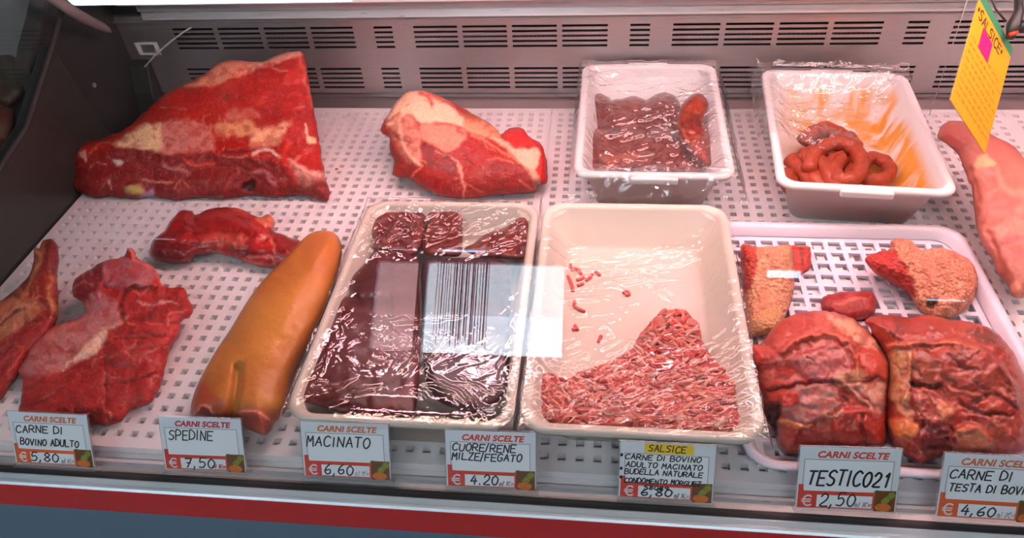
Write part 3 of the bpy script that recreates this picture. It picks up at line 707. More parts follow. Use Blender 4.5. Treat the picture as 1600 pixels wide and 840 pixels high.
# 4 calf foot
lump('calf_foot', z3([(1180, 140), (1215, 147), (1240, 175), (1246, 225), (1225, 330), (1190, 430), (1150, 520), (1100, 610), (1060, 700), (1045, 790), (1000, 842), (985, 872), (960, 886), (900, 860), (868, 845), (800, 838), (740, 825),
     (700, 815), (700, 760), (730, 680), (780, 590), (840, 500), (900, 400), (960, 320), (1040, 240), (1100, 175), (1135, 148)]),
     .49, .006, .12, .052, 58, .03, base=(202, 122, 52), seed=31, rag=.3, m='skin', rough_h=.0006, warp=2, step=3, prof=.5,
     mottle=[((212, 138, 70), 70, .45, .6), ((182, 96, 40), 44, .56, .4)],
     feats=[('line', z3([(868, 640), (862, 700), (850, 780), (848, 850)]), 13, -17, (196, 140, 60), .8),
      ('area', z3([(700, 830), (700, 740), (735, 690), (790, 740), (840, 800), (850, 850)]), 12, 0, (186, 72, 50), .8),
      ('area', z3([(870, 850), (870, 790), (940, 780), (1040, 820), (1000, 900), (900, 880)]), 12, 0, (196, 92, 62), .8),
      ('area', z3([(712, 812), (735, 782), (770, 795), (790, 830), (740, 840)]), 3, 1.5, (150, 40, 44), .9),
      ('line', z3([(702, 812), (735, 780), (765, 790), (785, 822)]), 2.2, 1.5, (238, 150, 130), .9),
      ('area', z3([(875, 842), (890, 800), (935, 800), (980, 835), (1000, 850), (975, 880), (910, 865)]), 3, 1.5, (190, 74, 58), .9),
      ('line', z3([(875, 805), (930, 800), (975, 832), (1000, 850)]), 2.4, 1.8, (240, 160, 130), .95),
      ('area', z3([(1110, 190), (1160, 150), (1230, 170), (1240, 260), (1180, 300)]), 30, 1, (192, 108, 52), .7),
      ('line', z3([(1180, 440), (1130, 520), (1080, 620)]), 16, 0, (168, 80, 40), .6),
      ('area', z3([(900, 450), (1000, 360), (1100, 330), (1080, 480), (980, 600), (880, 600)]), 40, 4, (214, 136, 58), .6)],
     label='smooth orange brown calf foot with split toes pointing to the front', cat='calf foot')

# 5 loose stewing piece at the left
lump('beef_piece', z3([(262, 365), (270, 320), (330, 280), (400, 245), (450, 235), (465, 205), (490, 212), (500, 240), (550, 265), (575, 300), (600, 345), (670, 348), (685, 385), (702, 420), (695, 450), (660, 475), (648, 530),
     (620, 570), (600, 650), (575, 730), (540, 775), (470, 800), (440, 835), (380, 850), (300, 842), (200, 835), (100, 838), (66, 815), (78, 740), (82, 680), (66, 650), (100, 590), (130, 530), (190, 490), (290, 455), (310, 430), (300, 400), (270, 385)]),
     .515, .004, .22, .024, 38, .02, base=(176, 36, 34), seed=41, sinew=34, hk=1.4, rag=2.2, step=2.7, fibre=(-25, 8, .22), rough_h=.0026,
     mottle=[((206, 62, 60), 40, .5, .45), ((140, 26, 32), 30, .58, .5)],
     feats=[('area', z3([(262, 370), (270, 320), (330, 280), (380, 260), (370, 330), (340, 390), (290, 390)]), 8, 5, (128, 24, 34), .9),
      ('area', z3([(380, 260), (450, 238), (530, 262), (560, 300), (530, 345), (440, 350), (380, 330)]), 8, 4, (178, 100, 110), .85, 1),
      ('area', z3([(300, 420), (350, 370), (420, 400), (440, 470), (400, 500), (300, 480)]), 10, -2, (196, 116, 118), .8, 1),
      ('area', z3([(70, 650), (120, 560), (190, 490), (290, 460), (390, 470), (360, 530), (300, 600), (220, 650), (150, 660)]), 14, 2, (206, 124, 118), .85, 1),
      ('area', z3([(270, 620), (300, 570), (350, 520), (400, 500), (370, 560), (330, 600)]), 6, 1, (238, 182, 156), .9),
      ('line', z3([(380, 500), (430, 480), (460, 455)]), 4, .8, (236, 170, 140), .8),
      ('line', z3([(560, 355), (480, 350), (440, 410), (450, 470)]), 7, -5, (120, 18, 20), .7),
      ('line', z3([(540, 360), (600, 400), (690, 420)]), 8, -3, (150, 28, 30), .7),
      ('line', z3([(465, 207), (500, 245), (560, 290), (590, 340)]), 4, 2, (236, 130, 110), .8),
      ('line', z3([(500, 400), (580, 405), (640, 400)]), 3, .8, (226, 150, 150), .8),
      ('line', z3([(370, 555), (430, 540), (520, 530), (600, 520)]), 3, -2.5, (130, 20, 24), .6),
      ('line', z3([(370, 600), (390, 680), (380, 790)]), 4, -2.5, (140, 24, 28), .6),
      ('line', z3([(380, 705), (470, 690), (570, 665)]), 3, -3, (130, 20, 24), .7),
      ('line', z3([(500, 590), (560, 580), (620, 560)]), 2.5, .8, (226, 110, 100), .7),
      ('line', z3([(100, 790), (180, 740), (230, 710)]), 3, -2, (120, 20, 24), .7),
      ('line', z3([(230, 650), (250, 620), (270, 600)]), 3, .8, (238, 190, 170), .8),
      ('line', z3([(380, 795), (405, 800), (400, 830)]), 2.4, .8, (238, 150, 120), .8),
      ('area', z3([(400, 480), (500, 470), (630, 480), (610, 560), (480, 620), (400, 600)]), 20, 4, None, 0)],
     label='loose bright red piece of adult beef lying flat at the front left', cat='beef piece')

# 6 bone-in piece at the left edge
lump('beef_rib', z3([(155, 180), (180, 170), (205, 185), (213, 240), (210, 320), (212, 380), (210, 460), (180, 520), (130, 570), (100, 620), (60, 680), (30, 720), (0, 760), (-60, 780), (-80, 600), (-60, 440), (0, 400), (50, 360), (100, 310), (125, 240), (122, 200), (140, 205)]),
     .56, .004, .30, .028, 36, .03, base=(156, 36, 26), seed=51, sinew=20, hk=1.5, rag=2, step=2.7, fibre=(-60, 8, .25), rough_h=.0024,
     mottle=[((190, 100, 70), 26, .5, .8), ((90, 24, 18), 22, .56, .7)],
     feats=[('area', z3([(170, 200), (190, 172), (212, 200), (212, 290), (185, 290), (172, 250)]), 5, 2, (128, 40, 34), .9),
      ('line', z3([(128, 205), (150, 250), (110, 330), (50, 420)]), 5, 2, (214, 140, 96), .9, 1),
      ('line', z3([(190, 310), (180, 380), (205, 440)]), 8, 1, (214, 130, 84), .8, 1),
      ('area', z3([(0, 420), (60, 380), (150, 400), (130, 450), (40, 520), (-40, 520)]), 8, 1, (196, 118, 84), .8, 1),
      ('area', z3([(-80, 600), (0, 540), (110, 480), (200, 440), (205, 480), (120, 580), (0, 740), (-80, 760)]), 10, 2, (156, 30, 32), .8),
      ('line', z3([(0, 480), (50, 440), (90, 430)]), 4, -3, (70, 14, 12), .8),
      ('line', z3([(60, 550), (80, 600), (20, 660)]), 5, 2, (206, 60, 44), .7)],
     label='bone-in beef piece with yellowish fat standing at the left edge of the photo', cat='beef piece')

# 7 contents of the liver tray (zoom origin 440,290 scale 2)
z5 = lambda p: Z(440, 290, 2, p)
TF = .008
liver = dict(zf=TF, m='liver', rag=.8)
lump('liver', z5([(40, 655), (55, 600), (85, 545), (120, 480), (160, 400), (178, 352), (212, 340), (215, 295), (262, 240), (300, 205), (420, 215), (428, 300), (432, 480), (430, 600), (415, 715), (380, 727), (250, 722), (120, 690), (48, 668)]),
     .50, .047, .0, .009, 22, .034, base=(78, 14, 16), seed=61, rough_h=.0006, step=3.2, mottle=[((104, 26, 28), 60, .5, .5)],
     feats=[('line', z5([(215, 345), (270, 350), (330, 345), (340, 420)]), 4, -3, (56, 12, 16), .7), ('line', z5([(250, 720), (380, 660), (425, 560)]), 20, 1, (120, 26, 32), .5)],
     label='large maroon liver slab filling the left of the liver tray', cat='liver', group=None, **liver)
lump('liver', z5([(444, 235), (540, 225), (690, 230), (716, 300), (714, 440), (712, 560), (705, 640), (670, 680), (600, 708), (520, 690), (470, 650), (446, 580), (440, 400)]),
     .50, .046, .0, .009, 22, .034, base=(46, 16, 26), seed=62, rough_h=.0005, step=3.2, mottle=[((70, 26, 34), 60, .5, .5)],
     feats=[], label='dark slate coloured liver slab with a rounded front end, right of the liver tray', cat='liver', **liver)  # bluish film reflection worked into the base colour
lump('beef_heart', z5([(282, 160), (290, 100), (335, 68), (400, 72), (440, 66), (450, 110), (440, 190), (400, 225), (330, 205), (290, 200)]),
     .78, .043, .0, .012, 14, .030, base=(92, 20, 20), seed=63, rough_h=.0026, mottle=[((130, 40, 34), 14, .5, .6)], label='dark red heart piece in the back left corner of the liver tray', cat='heart', **liver)
lump('spleen', z5([(452, 120), (462, 70), (520, 66), (560, 72), (565, 140), (560, 215), (500, 220), (448, 215), (440, 160)]),
     .78, .044, .0, .012, 14, .030, base=(104, 28, 18), seed=64, rough_h=.0014, label='smooth brownish red spleen piece at the middle back of the liver tray', cat='spleen', **liver)
lump('beef_kidney', z5([(570, 200), (600, 180), (640, 150), (700, 130), (740, 100), (772, 85), (776, 180), (762, 232), (690, 228), (620, 222)]),
     .76, .043, .0, .012, 12, .030, base=(96, 22, 16), seed=65, rough_h=.0026, mottle=[((150, 60, 30), 10, .52, .6)], label='dark kidney piece in the back right corner of the liver tray', cat='kidney', **liver)

# tripe, head meat (zoom origin 1140,330 scale 2)
z7 = lambda p: Z(1140, 330, 2, p)
hm_ = dict(zf=.008, rag=2.0)
lump('tripe', z7([(36, 105), (90, 112), (140, 108), (180, 104), (198, 125), (202, 220), (190, 290), (150, 370), (90, 388), (62, 384), (50, 300), (40, 200)]),
     .74, .012, .4, .026, 22, .012, base=(214, 142, 108), seed=71, rough_h=.0016, step=2.1, m='tripe',
     mottle=[((232, 168, 128), 5, .5, .8), ((188, 104, 80), 6, .58, .6)],
     feats=[('area', z7([(36, 108), (80, 112), (92, 140), (80, 200), (60, 250), (42, 240)]), 6, 1, (184, 50, 40), .95), ('line', z7([(85, 120), (95, 180), (70, 240)]), 4, 2, (230, 160, 120), .8),
            ('area', z7([(60, 340), (150, 300), (160, 360), (70, 386)]), 8, 0, (222, 166, 116), .8)],
     label='bumpy beige tripe at the left of the lilac tray', cat='tripe', **hm_)
lump('beef_cube', z7([(175, 112), (235, 108), (252, 120), (252, 175), (205, 200), (180, 160)]), .80, .012, .5, .016, 10, .012, base=(186, 58, 44), seed=72, step=2.2, rough_h=.0012,
     feats=[('line', z7([(180, 120), (185, 180), (200, 195)]), 5, 1, (226, 150, 110), .9), ('line', z7([(225, 115), (235, 175)]), 3, -1.5, (120, 20, 18), .8)],
     label='small dark red cube of meat beside the left tripe', cat='meat piece', **hm_)
lump('tripe', z7([(422, 148), (460, 128), (500, 118), (505, 92), (540, 84), (580, 100), (600, 118), (660, 112), (720, 135), (762, 165), (775, 215), (768, 265), (742, 300), (700, 330), (640, 330), (590, 310), (565, 265), (520, 232), (450, 190)]),
     .72, .014, .42, .030, 26, .02, base=(212, 128, 100), seed=73, rough_h=.0024, step=2.1, m='tripe',
     mottle=[((236, 164, 130), 6, .48, .8), ((176, 84, 66), 6, .60, .7)],
     feats=[('area', z7([(422, 148), (460, 126), (498, 120), (530, 140), (575, 200), (580, 262), (530, 240), (450, 192)]), 6, 1.5, (190, 44, 36), .95),
            ('line', z7([(500, 105), (540, 150), (580, 215), (590, 280)]), 6, 3, (226, 150, 114), .9),
            ('line', z7([(768, 170), (778, 215), (768, 262)]), 5, 0, (160, 30, 28), .9), ('area', z7([(622, 272), (650, 275), (645, 300), (622, 300)]), 4, -7, (90, 40, 26), .8)],
     label='curled bumpy tripe with a red meat flap, back right of the lilac tray', cat='tripe', **hm_)
lump('meat_scrap', z7([(285, 280), (300, 262), (350, 252), (400, 250), (440, 252), (458, 275), (450, 320), (400, 340), (330, 330), (290, 310)]), .71, .012, .3, .020, 16, .012, base=(150, 32, 34), seed=74, step=2.4, rough_h=.0012,
     mottle=[((190, 70, 60), 16, .5, .6)], feats=[('line', z7([(330, 290), (380, 275), (420, 270)]), 3, .6, (216, 110, 90), .7)], label='small dark red scrap behind the left head meat piece', cat='meat piece', **hm_)
lump('head_meat', z7([(66, 425), (100, 410), (150, 350), (210, 320), (280, 310), (340, 318), (400, 345), (450, 390), (480, 430), (502, 480), (498, 560), (492, 640), (485, 730), (420, 742), (330, 740), (250, 750), (190, 760), (150, 730), (140, 690), (115, 650), (100, 600), (80, 520)]),
     .505, .010, .36, .050, 60, .02, base=(180, 54, 42), seed=81, step=2.2, rough_h=.0020, sinew=34, hk=1.9, m='meat_wet', fibre=(30, 9, .16),
     mottle=[((206, 104, 84), 34, .5, .6), ((134, 26, 26), 28, .58, .6)],
     feats=[('area', z7([(250, 430), (330, 410), (380, 450), (375, 510), (320, 540), (250, 520), (200, 470)]), 14, 2, (178, 96, 96), .8, 1),
      ('line', z7([(160, 440), (220, 395), (300, 385), (360, 400), (400, 470), (400, 540)]), 9, 5, (208, 90, 66), .8),
      ('area', z7([(300, 320), (380, 335), (450, 385), (480, 430), (440, 430), (380, 400), (330, 360)]), 8, 2, (232, 158, 128), .9, 1),
      ('area', z7([(340, 500), (420, 500), (430, 530), (370, 550), (330, 540)]), 6, 1.5, (222, 160, 124), .7, 1),
      ('area', z7([(400, 450), (480, 440), (500, 480), (490, 520), (430, 510)]), 8, 3, (206, 66, 46), .85),
      ('line', z7([(120, 560), (200, 545), (300, 530), (360, 540), (470, 520)]), 5, -3.4, (110, 20, 20), .6),
      ('area', z7([(150, 620), (180, 560), (260, 540), (330, 560), (340, 610), (280, 650), (200, 660)]), 8, 2, (176, 112, 104), .85, 1),
      ('line', z7([(145, 655), (200, 668), (250, 672)]), 6, 2, (224, 130, 84), .9),
      ('area', z7([(350, 530), (420, 570), (470, 640), (480, 600), (485, 540), (440, 540)]), 6, 1.5, (234, 170, 148), .85, 1),
      ('line', z7([(355, 535), (400, 570), (460, 640)]), 5, 3, (236, 160, 136), .9),
      ('area', z7([(350, 620), (480, 640), (485, 730), (360, 735), (330, 690)]), 12, 3, (186, 52, 40), .85),
      ('line', z7([(415, 640), (420, 700), (430, 735)]), 5, -3, (120, 24, 22), .6),
      ('line', z7([(300, 634), (330, 640), (350, 625)]), 3, 1.5, (236, 180, 150), .9),
      ('area', z7([(160, 580), (200, 560), (210, 600), (170, 610)]), 6, 3, (204, 52, 40), .8),
      ('area', z7([(110, 620), (160, 600), (150, 700), (130, 690)]), 6, -6, (84, 14, 14), .85),
      ('area', z7([(70, 425), (100, 440), (95, 480), (75, 470)]), 5, 2, (206, 44, 34), .8)],
     label='knobbly red and pink head meat piece in the lilac tray, left of the two', cat='head meat', group=None, **hm_)
lump('head_meat', z7([(425, 340), (480, 322), (560, 330), (620, 322), (700, 340), (760, 345), (830, 375), (880, 430), (915, 500), (935, 580), (940, 680), (925, 745), (860, 760), (760, 755), (680, 760), (600, 790), (560, 770), (520, 742), (495, 700), (488, 600), (496, 500), (480, 440), (450, 390)]),
     .505, .010, .36, .046, 60, .02, base=(168, 52, 40), seed=91, step=2.2, rough_h=.0020, sinew=44, hk=1.9, m='meat_wet', fibre=(40, 9, .18),
     mottle=[((190, 88, 66), 36, .5, .5), ((116, 30, 28), 30, .58, .6)],
     feats=[('area', z7([(490, 450), (540, 430), (580, 440), (570, 520), (560, 600), (570, 640), (520, 620), (495, 560)]), 6, 1, (196, 138, 96), .9, 1),
      ('line', z7([(560, 440), (565, 520), (545, 600)]), 3, 2, (226, 170, 126), .8),
      ('area', z7([(575, 440), (620, 435), (660, 470), (670, 530), (640, 545), (580, 530)]), 8, 5, (156, 66, 46), .85),
      ('line', z7([(565, 535), (600, 545), (660, 545)]), 5, -3.5, (50, 16, 12), .8),
      ('area', z7([(575, 555), (640, 550), (690, 600), (700, 640), (640, 670), (580, 640)]), 8, 4, (166, 64, 52), .85),
      ('line', z7([(590, 560), (600, 610), (620, 650)]), 2.2, .8, (216, 130, 100), .8), ('line', z7([(620, 560), (650, 610), (640, 650)]), 2.2, .8, (216, 130, 100), .8),
      ('area', z7([(650, 590), (700, 600), (690, 640), (660, 640)]), 5, 2, (222, 128, 96), .8),
      ('area', z7([(700, 690), (760, 660), (810, 700), (820, 740), (760, 752), (690, 740)]), 8, 6, (226, 128, 92), .9, 1),
      ('area', z7([(495, 660), (540, 640), (590, 665), (580, 700), (520, 705)]), 6, 3, (214, 118, 60), .9),
      ('area', z7([(590, 680), (660, 670), (720, 720), (640, 740), (590, 720)]), 8, 3, (124, 30, 34), .8),
      ('line', z7([(500, 420), (600, 410), (700, 410), (800, 440)]), 8, 3, (214, 116, 84), .7, 1),
      ('area', z7([(640, 450), (740, 430), (840, 470), (800, 540), (700, 540)]), 20, 4, (178, 84, 74), .6, 1),
      ('line', z7([(680, 450), (720, 480), (780, 500)]), 4, -1.5, (120, 28, 28), .6),
      ('line', z7([(650, 520), (700, 560), (790, 580)]), 6, 2, (206, 96, 70), .6, 1),
      ('area', z7([(740, 365), (820, 375), (850, 410), (790, 405)]), 8, -1, (120, 56, 40), .8),
      ('line', z7([(760, 600), (830, 570), (900, 620)]), 6, -2.6, (100, 20, 20), .6),
      ('line', z7([(720, 600), (790, 630), (880, 640)]), 6, -2.2, (96, 20, 18), .6),
      ('line', z7([(600, 700), (560, 740), (590, 780)]), 6, 2, (190, 40, 34), .7),
      ('line', z7([(840, 480), (880, 540), (900, 620)]), 10, 3, (140, 44, 36), .5)],
     label='broad brownish red head meat piece at the right of the lilac tray', cat='head meat', **hm_)

# 12 rabbit at the right edge (zoom origin 1450,180 scale 2.8)
z8 = lambda p: Z(1450, 180, 2.8, p)
lump('rabbit', z8([(42, 85), (60, 45), (100, 25), (150, 28), (220, 50), (290, 90), (360, 125), (400, 160), (440, 220), (480, 300), (520, 440), (520, 640), (470, 770), (400, 800), (365, 785), (345, 740), (305, 690), (280, 630), (235, 560), (210, 480), (200, 400), (190, 310), (180, 298), (160, 240), (130, 170), (80, 125), (45, 105)]),
     .64, .004, .25, .040, 42, .03, base=(180, 104, 90), seed=101, step=2.8, rag=.8, m='skin', rough_h=.0018, fibre=(70, 12, .10),
     mottle=[((222, 140, 120), 60, .5, .5), ((184, 80, 76), 30, .6, .4)],
     feats=[('line', z8([(80, 100), (150, 160), (180, 290)]), 12, -2, (188, 92, 84), .6), ('area', z8([(205, 210), (240, 175), (300, 215), (270, 230), (210, 230)]), 6, 1.5, (232, 176, 130), .9),
      ('line', z8([(190, 230), (215, 320), (210, 420)]), 5, -5, (170, 80, 72), .6), ('line', z8([(350, 120), (380, 130), (400, 160)]), 4, 1, (170, 40, 40), .7),
      ('area', z8([(60, 40), (140, 28), (200, 60), (160, 130), (90, 110)]), 16, 3, (190, 90, 90), .6),
      ('line', z8([(300, 250), (340, 320), (420, 340)]), 10, 3, (226, 146, 120), .6), ('area', z8([(330, 540), (380, 510), (420, 540), (370, 560)]), 8, 0, (180, 60, 70), .6),
      ('line', z8([(270, 520), (300, 600), (340, 700)]), 8, -3, (170, 76, 72), .6), ('area', z8([(350, 760), (380, 730), (410, 770), (390, 795)]), 5, 2, (232, 150, 120), .8)],
     label='skinned pale pink rabbit carcass at the right edge of the deck', cat='rabbit')

# pieces in the kidney tub (zoom origin 880,80 scale 3.653)
z9 = lambda p: Z(880, 80, 3.653, p)
kd = dict(zf=.010, m='meat_wet', rag=1.2, step=2.4)
kg = None
lump('kidney', z9([(165, 262), (215, 240), (275, 280), (320, 350), (330, 440), (260, 490), (190, 470), (172, 350)]), 1.12, .012, .35, .022, 20, .01, base=(112, 34, 22), seed=111, rough_h=.0022, label='brown kidney against the back left wall of the tub', cat='kidney', **kd)
lump('kidney', z9([(265, 300), (340, 270), (420, 258), (490, 300), (500, 400), (470, 490), (350, 495), (285, 470)]), 1.12, .012, .35, .022, 20, .01, base=(122, 44, 30), seed=112, rough_h=.0022, mottle=[((150, 76, 66), 20, .5, .5)], label='brown kidney at the back of the tub, second from its left wall', cat='kidney', **kd)
lump('kidney', z9([(455, 320), (520, 250), (590, 234), (650, 270), (675, 350), (660, 470), (560, 490), (470, 470)]), 1.12, .012, .35, .026, 22, .01, base=(110, 30, 18), seed=113, rough_h=.002, label='rounded kidney at the back middle of the tub', cat='kidney', **kd)
lump('kidney', z9([(645, 420), (652, 360), (690, 290), (740, 245), (790, 245), (825, 290), (820, 350), (800, 400), (830, 470), (850, 570), (880, 650), (880, 680), (820, 665), (760, 620), (710, 560), (670, 500)]), .96, .016, .42, .030, 22, .03, base=(126, 38, 22), seed=114, rough_h=.0024, mottle=[((160, 66, 40), 26, .52, .5), ((84, 18, 14), 16, .56, .6)],
     feats=[('line', z9([(660, 400), (700, 500), (800, 620), (850, 660)]), 5, 1, (200, 120, 100), .5), ('area', z9([(720, 520), (780, 520), (830, 600), (800, 640), (740, 580)]), 8, 1, (176, 60, 50), .7)], label='long reddish kidney lobe leaning along the right wall of the tub', cat='kidney', **kd)
lump('kidney', z9([(125, 560), (140, 485), (200, 440), (300, 440), (430, 445), (500, 510), (490, 600), (440, 672), (300, 680), (126, 676)]), .955, .020, .1, .022, 20, .012, base=(120, 34, 18), seed=115, rough_h=.003, mottle=[((186, 96, 70), 22, .56, .6), ((80, 18, 14), 14, .55, .6)], label='wet brown kidney lobes at the front left of the tub', cat='kidney', **kd)
lump('kidney', z9([(440, 560), (460, 490), (520, 440), (600, 440), (670, 480), (720, 570), (770, 630), (820, 684), (620, 686), (440, 682), (420, 620)]), .955, .020, .1, .022, 20, .012, base=(114, 30, 16), seed=116, rough_h=.003, mottle=[((170, 84, 60), 20, .56, .6), ((76, 18, 12), 14, .55, .6)], label='wet brown kidney lobes at the front middle of the tub', cat='kidney', **kd)

# coiled sausages (zoom origin 1170,80 scale 3)
z10 = lambda p: Z(1170, 80, 3, p)
M['sausage'] = mat('red_sausage', srgb(164, 66, 40), .46, 0, .35, 160, coat=.08, sss=.05, bump=.5, bscale=420)
def sausage(pts, zz, rad, label, closed=False, r2=None):
    P = catmull(z10(pts), 8, closed); n = len(P)
    if closed: P = np.r_[P, P[:1]]; n += 1
    zs_ = np.interp(np.linspace(0, 1, n), np.linspace(0, 1, len(zz)), zz)
    W3 = [onz(p[0], p[1], z) for p, z in zip(P, zs_)]
    rr_ = np.full(n, rad) * (1 + .07 * np.sin(np.arange(n) * .9))
    if not closed: rr_[0] *= .45; rr_[1] *= .8; rr_[-1] *= .45; rr_[-2] *= .8
    tag(MB().tube(W3, list(rr_), 16).build('sausage', M['sausage'], smooth=True), label, 'sausage', None)
sausage([(660, 560), (640, 520), (575, 500), (530, 545), (535, 590), (590, 602), (640, 592)], [.026], .0102, 'red sausage curled in a ring at the right of the coil', True)
sausage([(190, 500), (230, 545), (280, 600), (290, 650), (240, 660), (180, 620), (190, 560)], [.030, .028, .024, .022], .0115, 'red sausage at the far left of the coil against the tub wall')
sausage([(250, 500), (330, 520), (380, 590), (420, 640), (470, 660)], [.038, .042, .036, .030], .0118, 'red sausage running diagonally across the front of the coil')
sausage([(280, 560), (300, 500), (350, 450), (430, 430), (500, 460), (525, 530), (500, 590), (430, 600), (400, 555), (440, 500)], [.044, .050, .052, .050, .046, .044, .040], .0112, 'red sausage looped in an open curl in the middle of the coil')
sausage([(250, 430), (290, 390), (360, 365), (430, 395), (480, 420), (500, 460)], [.036, .044, .048, .044, .036, .030], .0122, 'red sausage arching over the back of the coil under the film')
sausage([(370, 580), (390, 520), (440, 480), (470, 440), (400, 420), (320, 440)], [.030, .034, .034, .034, .030, .026], .0110, 'red sausage lying inside the middle loop of the coil')
sausage([(270, 620), (330, 640), (400, 670), (520, 640)], [.018, .018, .017, .017], .0108, 'red sausage lowest at the front of the coil')
sausage([(215, 570), (240, 520), (300, 470), (340, 500), (330, 570), (300, 620)], [.022, .026, .034, .030, .024, .020], .0110, 'red sausage bent over at the left of the coil')

sausage([(195, 600), (215, 640), (262, 652), (300, 640)], [.020, .020, .018, .017], .0110, 'short red sausage end in the near left corner of the tub')
sausage([(250, 470), (300, 540), (310, 600), (350, 650)], [.030, .034, .032, .024], .0112, 'red sausage running down between the left bends of the coil')
sausage([(440, 620), (480, 560), (500, 500), (480, 440)], [.026, .030, .034, .030], .0108, 'red sausage standing along the right side of the middle loop')
# minced meat
def mince():
    rs = np.random.RandomState(5)
    out = [(832, 592), (850, 580), (885, 592), (905, 580), (935, 572), (965, 560), (990, 540), (1005, 515), (1030, 492), (1062, 482), (1088, 500), (1098, 530), (1112, 556), (1130, 576), (1150, 600), (1162, 640), (1166, 668), (1100, 676), (1000, 672), (900, 668), (836, 660), (830, 630)]
    base = lump('minced_beef', out, .485, .022, .10, .015, 40, .022, zf=.008, base=(196, 74, 66), seed=121, rough_h=.005, step=3.4, rag=3, mottle=[((222, 120, 104), 12, .5, .6)],
                label='heap of pink minced beef at the front of the cream tray', cat='minced meat')
    base['kind'] = 'stuff'
    # noodles of mince laid over the heap
    me = base.data; n0 = len(me.vertices); co = np.empty(n0 * 3); me.vertices.foreach_get('co', co); co = co.reshape(-1, 3)
    mb = MB(); cols = []
    from mathutils.bvhtree import BVHTree
    bv = BVHTree.FromObject(base, bpy.context.evaluated_depsgraph_get())
    O = catmull(out, 5)
    cnt = 0
    while cnt < 620:
        p = np.array([rs.uniform(830, 1168), rs.uniform(478, 676)])
        if not inside(p[None], O)[0]: continue
        a = rs.choice([-.2, .15, .5, 2.6]) + rs.normal(0, .5); L_ = rs.uniform(16, 44); bend = rs.normal(0, .5)
        q = []; pp = p.copy(); ok = True
        for k in range(6):
            r_ = ray(pp[0], pp[1]); h = bv.ray_cast(Vector((0, 0, H)), Vector(r_))
            if h[0] is None or not inside(pp[None], O)[0]: ok = False; break
            lift = .0010 + .0014 * math.sin(k / 5 * math.pi) + rs.uniform(0, .0022 if k in (2, 3) else .0006)
            q.append(h[0] + Vector((0, -.3, 1)).normalized() * lift)
            pp = pp + np.array([math.cos(a), math.sin(a) * .8]) * L_ / 5; a += bend / 5 * 2
        if not ok: continue
        r = rs.uniform(.0016, .0025) * (1 + (p[1] - 560) / 700)
        n1 = len(mb.v); mb.tube(q, [r * .7, r, r, r, r, r * .7], 7)
        c = C(*[(220, 104, 90), (202, 74, 64), (230, 132, 116), (212, 88, 76), (238, 168, 152)][rs.randint(5)])
        cols += [c] * (len(mb.v) - n1); cnt += 1
    s_ = mb.build('mince_strands', M['meat'], base, smooth=True); s_['kind'] = 'stuff'
    ca = s_.data.color_attributes.new('Col', 'FLOAT_COLOR', 'POINT'); cc = np.ones((len(mb.v), 4), np.float32); cc[:, :3] = np.array(cols); ca.data.foreach_set('color', cc.ravel())
mince()
z6 = lambda p: Z(800, 290, 1.953, p)
M['scrap'] = mat('mince_scrap', srgb(206, 70, 56), .4, 0, .15, 200, coat=.2)
for i, (pts, w) in enumerate([([(178, 240), (184, 258)], 'topmost, beside the bright reflection'), ([(188, 252), (205, 258), (212, 272)], 'second from the top of the cluster'), ([(170, 275), (182, 300), (186, 322)], 'long and bent, far left of the cluster'),
        ([(196, 288), (212, 284), (222, 276)], 'in the middle of the cluster'), ([(200, 305), (218, 298)], 'lowest of the cluster'), ([(226, 290), (238, 280), (246, 270)], 'right of the cluster'), ([(255, 262), (268, 274)], 'right end of the cluster under a film fold'),
        ([(192, 352), (190, 366), (204, 376), (222, 384)], 'hook shaped, below the cluster'), ([(340, 328), (350, 322), (358, 332), (346, 334)], 'alone in the middle of the tray floor'), ([(448, 396), (460, 382), (470, 378)], 'single, right of the tray middle'),
        ([(192, 425), (200, 440)], 'single, at the lower left of the floor'), ([(184, 440), (194, 436)], 'tiny, at the left edge of the floor'), ([(264, 478), (272, 458)], 'upright, just behind the heap')]):
    W3 = [onz(p[0], p[1], .0075) for p in catmull(z6(pts), 4, False)]
    tag(MB().tube(W3, [.0023] * len(W3), 8).build('mince_scrap', M['scrap'], smooth=True), 'stray red strand of mince, ' + w, 'mince scrap', 'stray mince strands on the tray floor')

# bagged pieces beyond the side glass
lump('bagged_meat', [(-20, 100), (10, 85), (30, 95), (40, 120), (36, 150), (10, 168), (-20, 170)], 1.15, .052, .8, .03, 20, .02, zf=.051, base=(60, 62, 50), seed=131, m='skin', label='greenish wrapped parcel beyond the left end panel, upper one', cat='wrapped meat')
lump('bagged_meat', [(-20, 175), (10, 165), (24, 178), (20, 215), (8, 250), (-20, 262)], 1.02, .052, .6, .03, 20, .02, zf=.051, base=(92, 50, 42), seed=132, m='skin', label='brownish wrapped parcel beyond the left end panel, lower one', cat='wrapped meat')
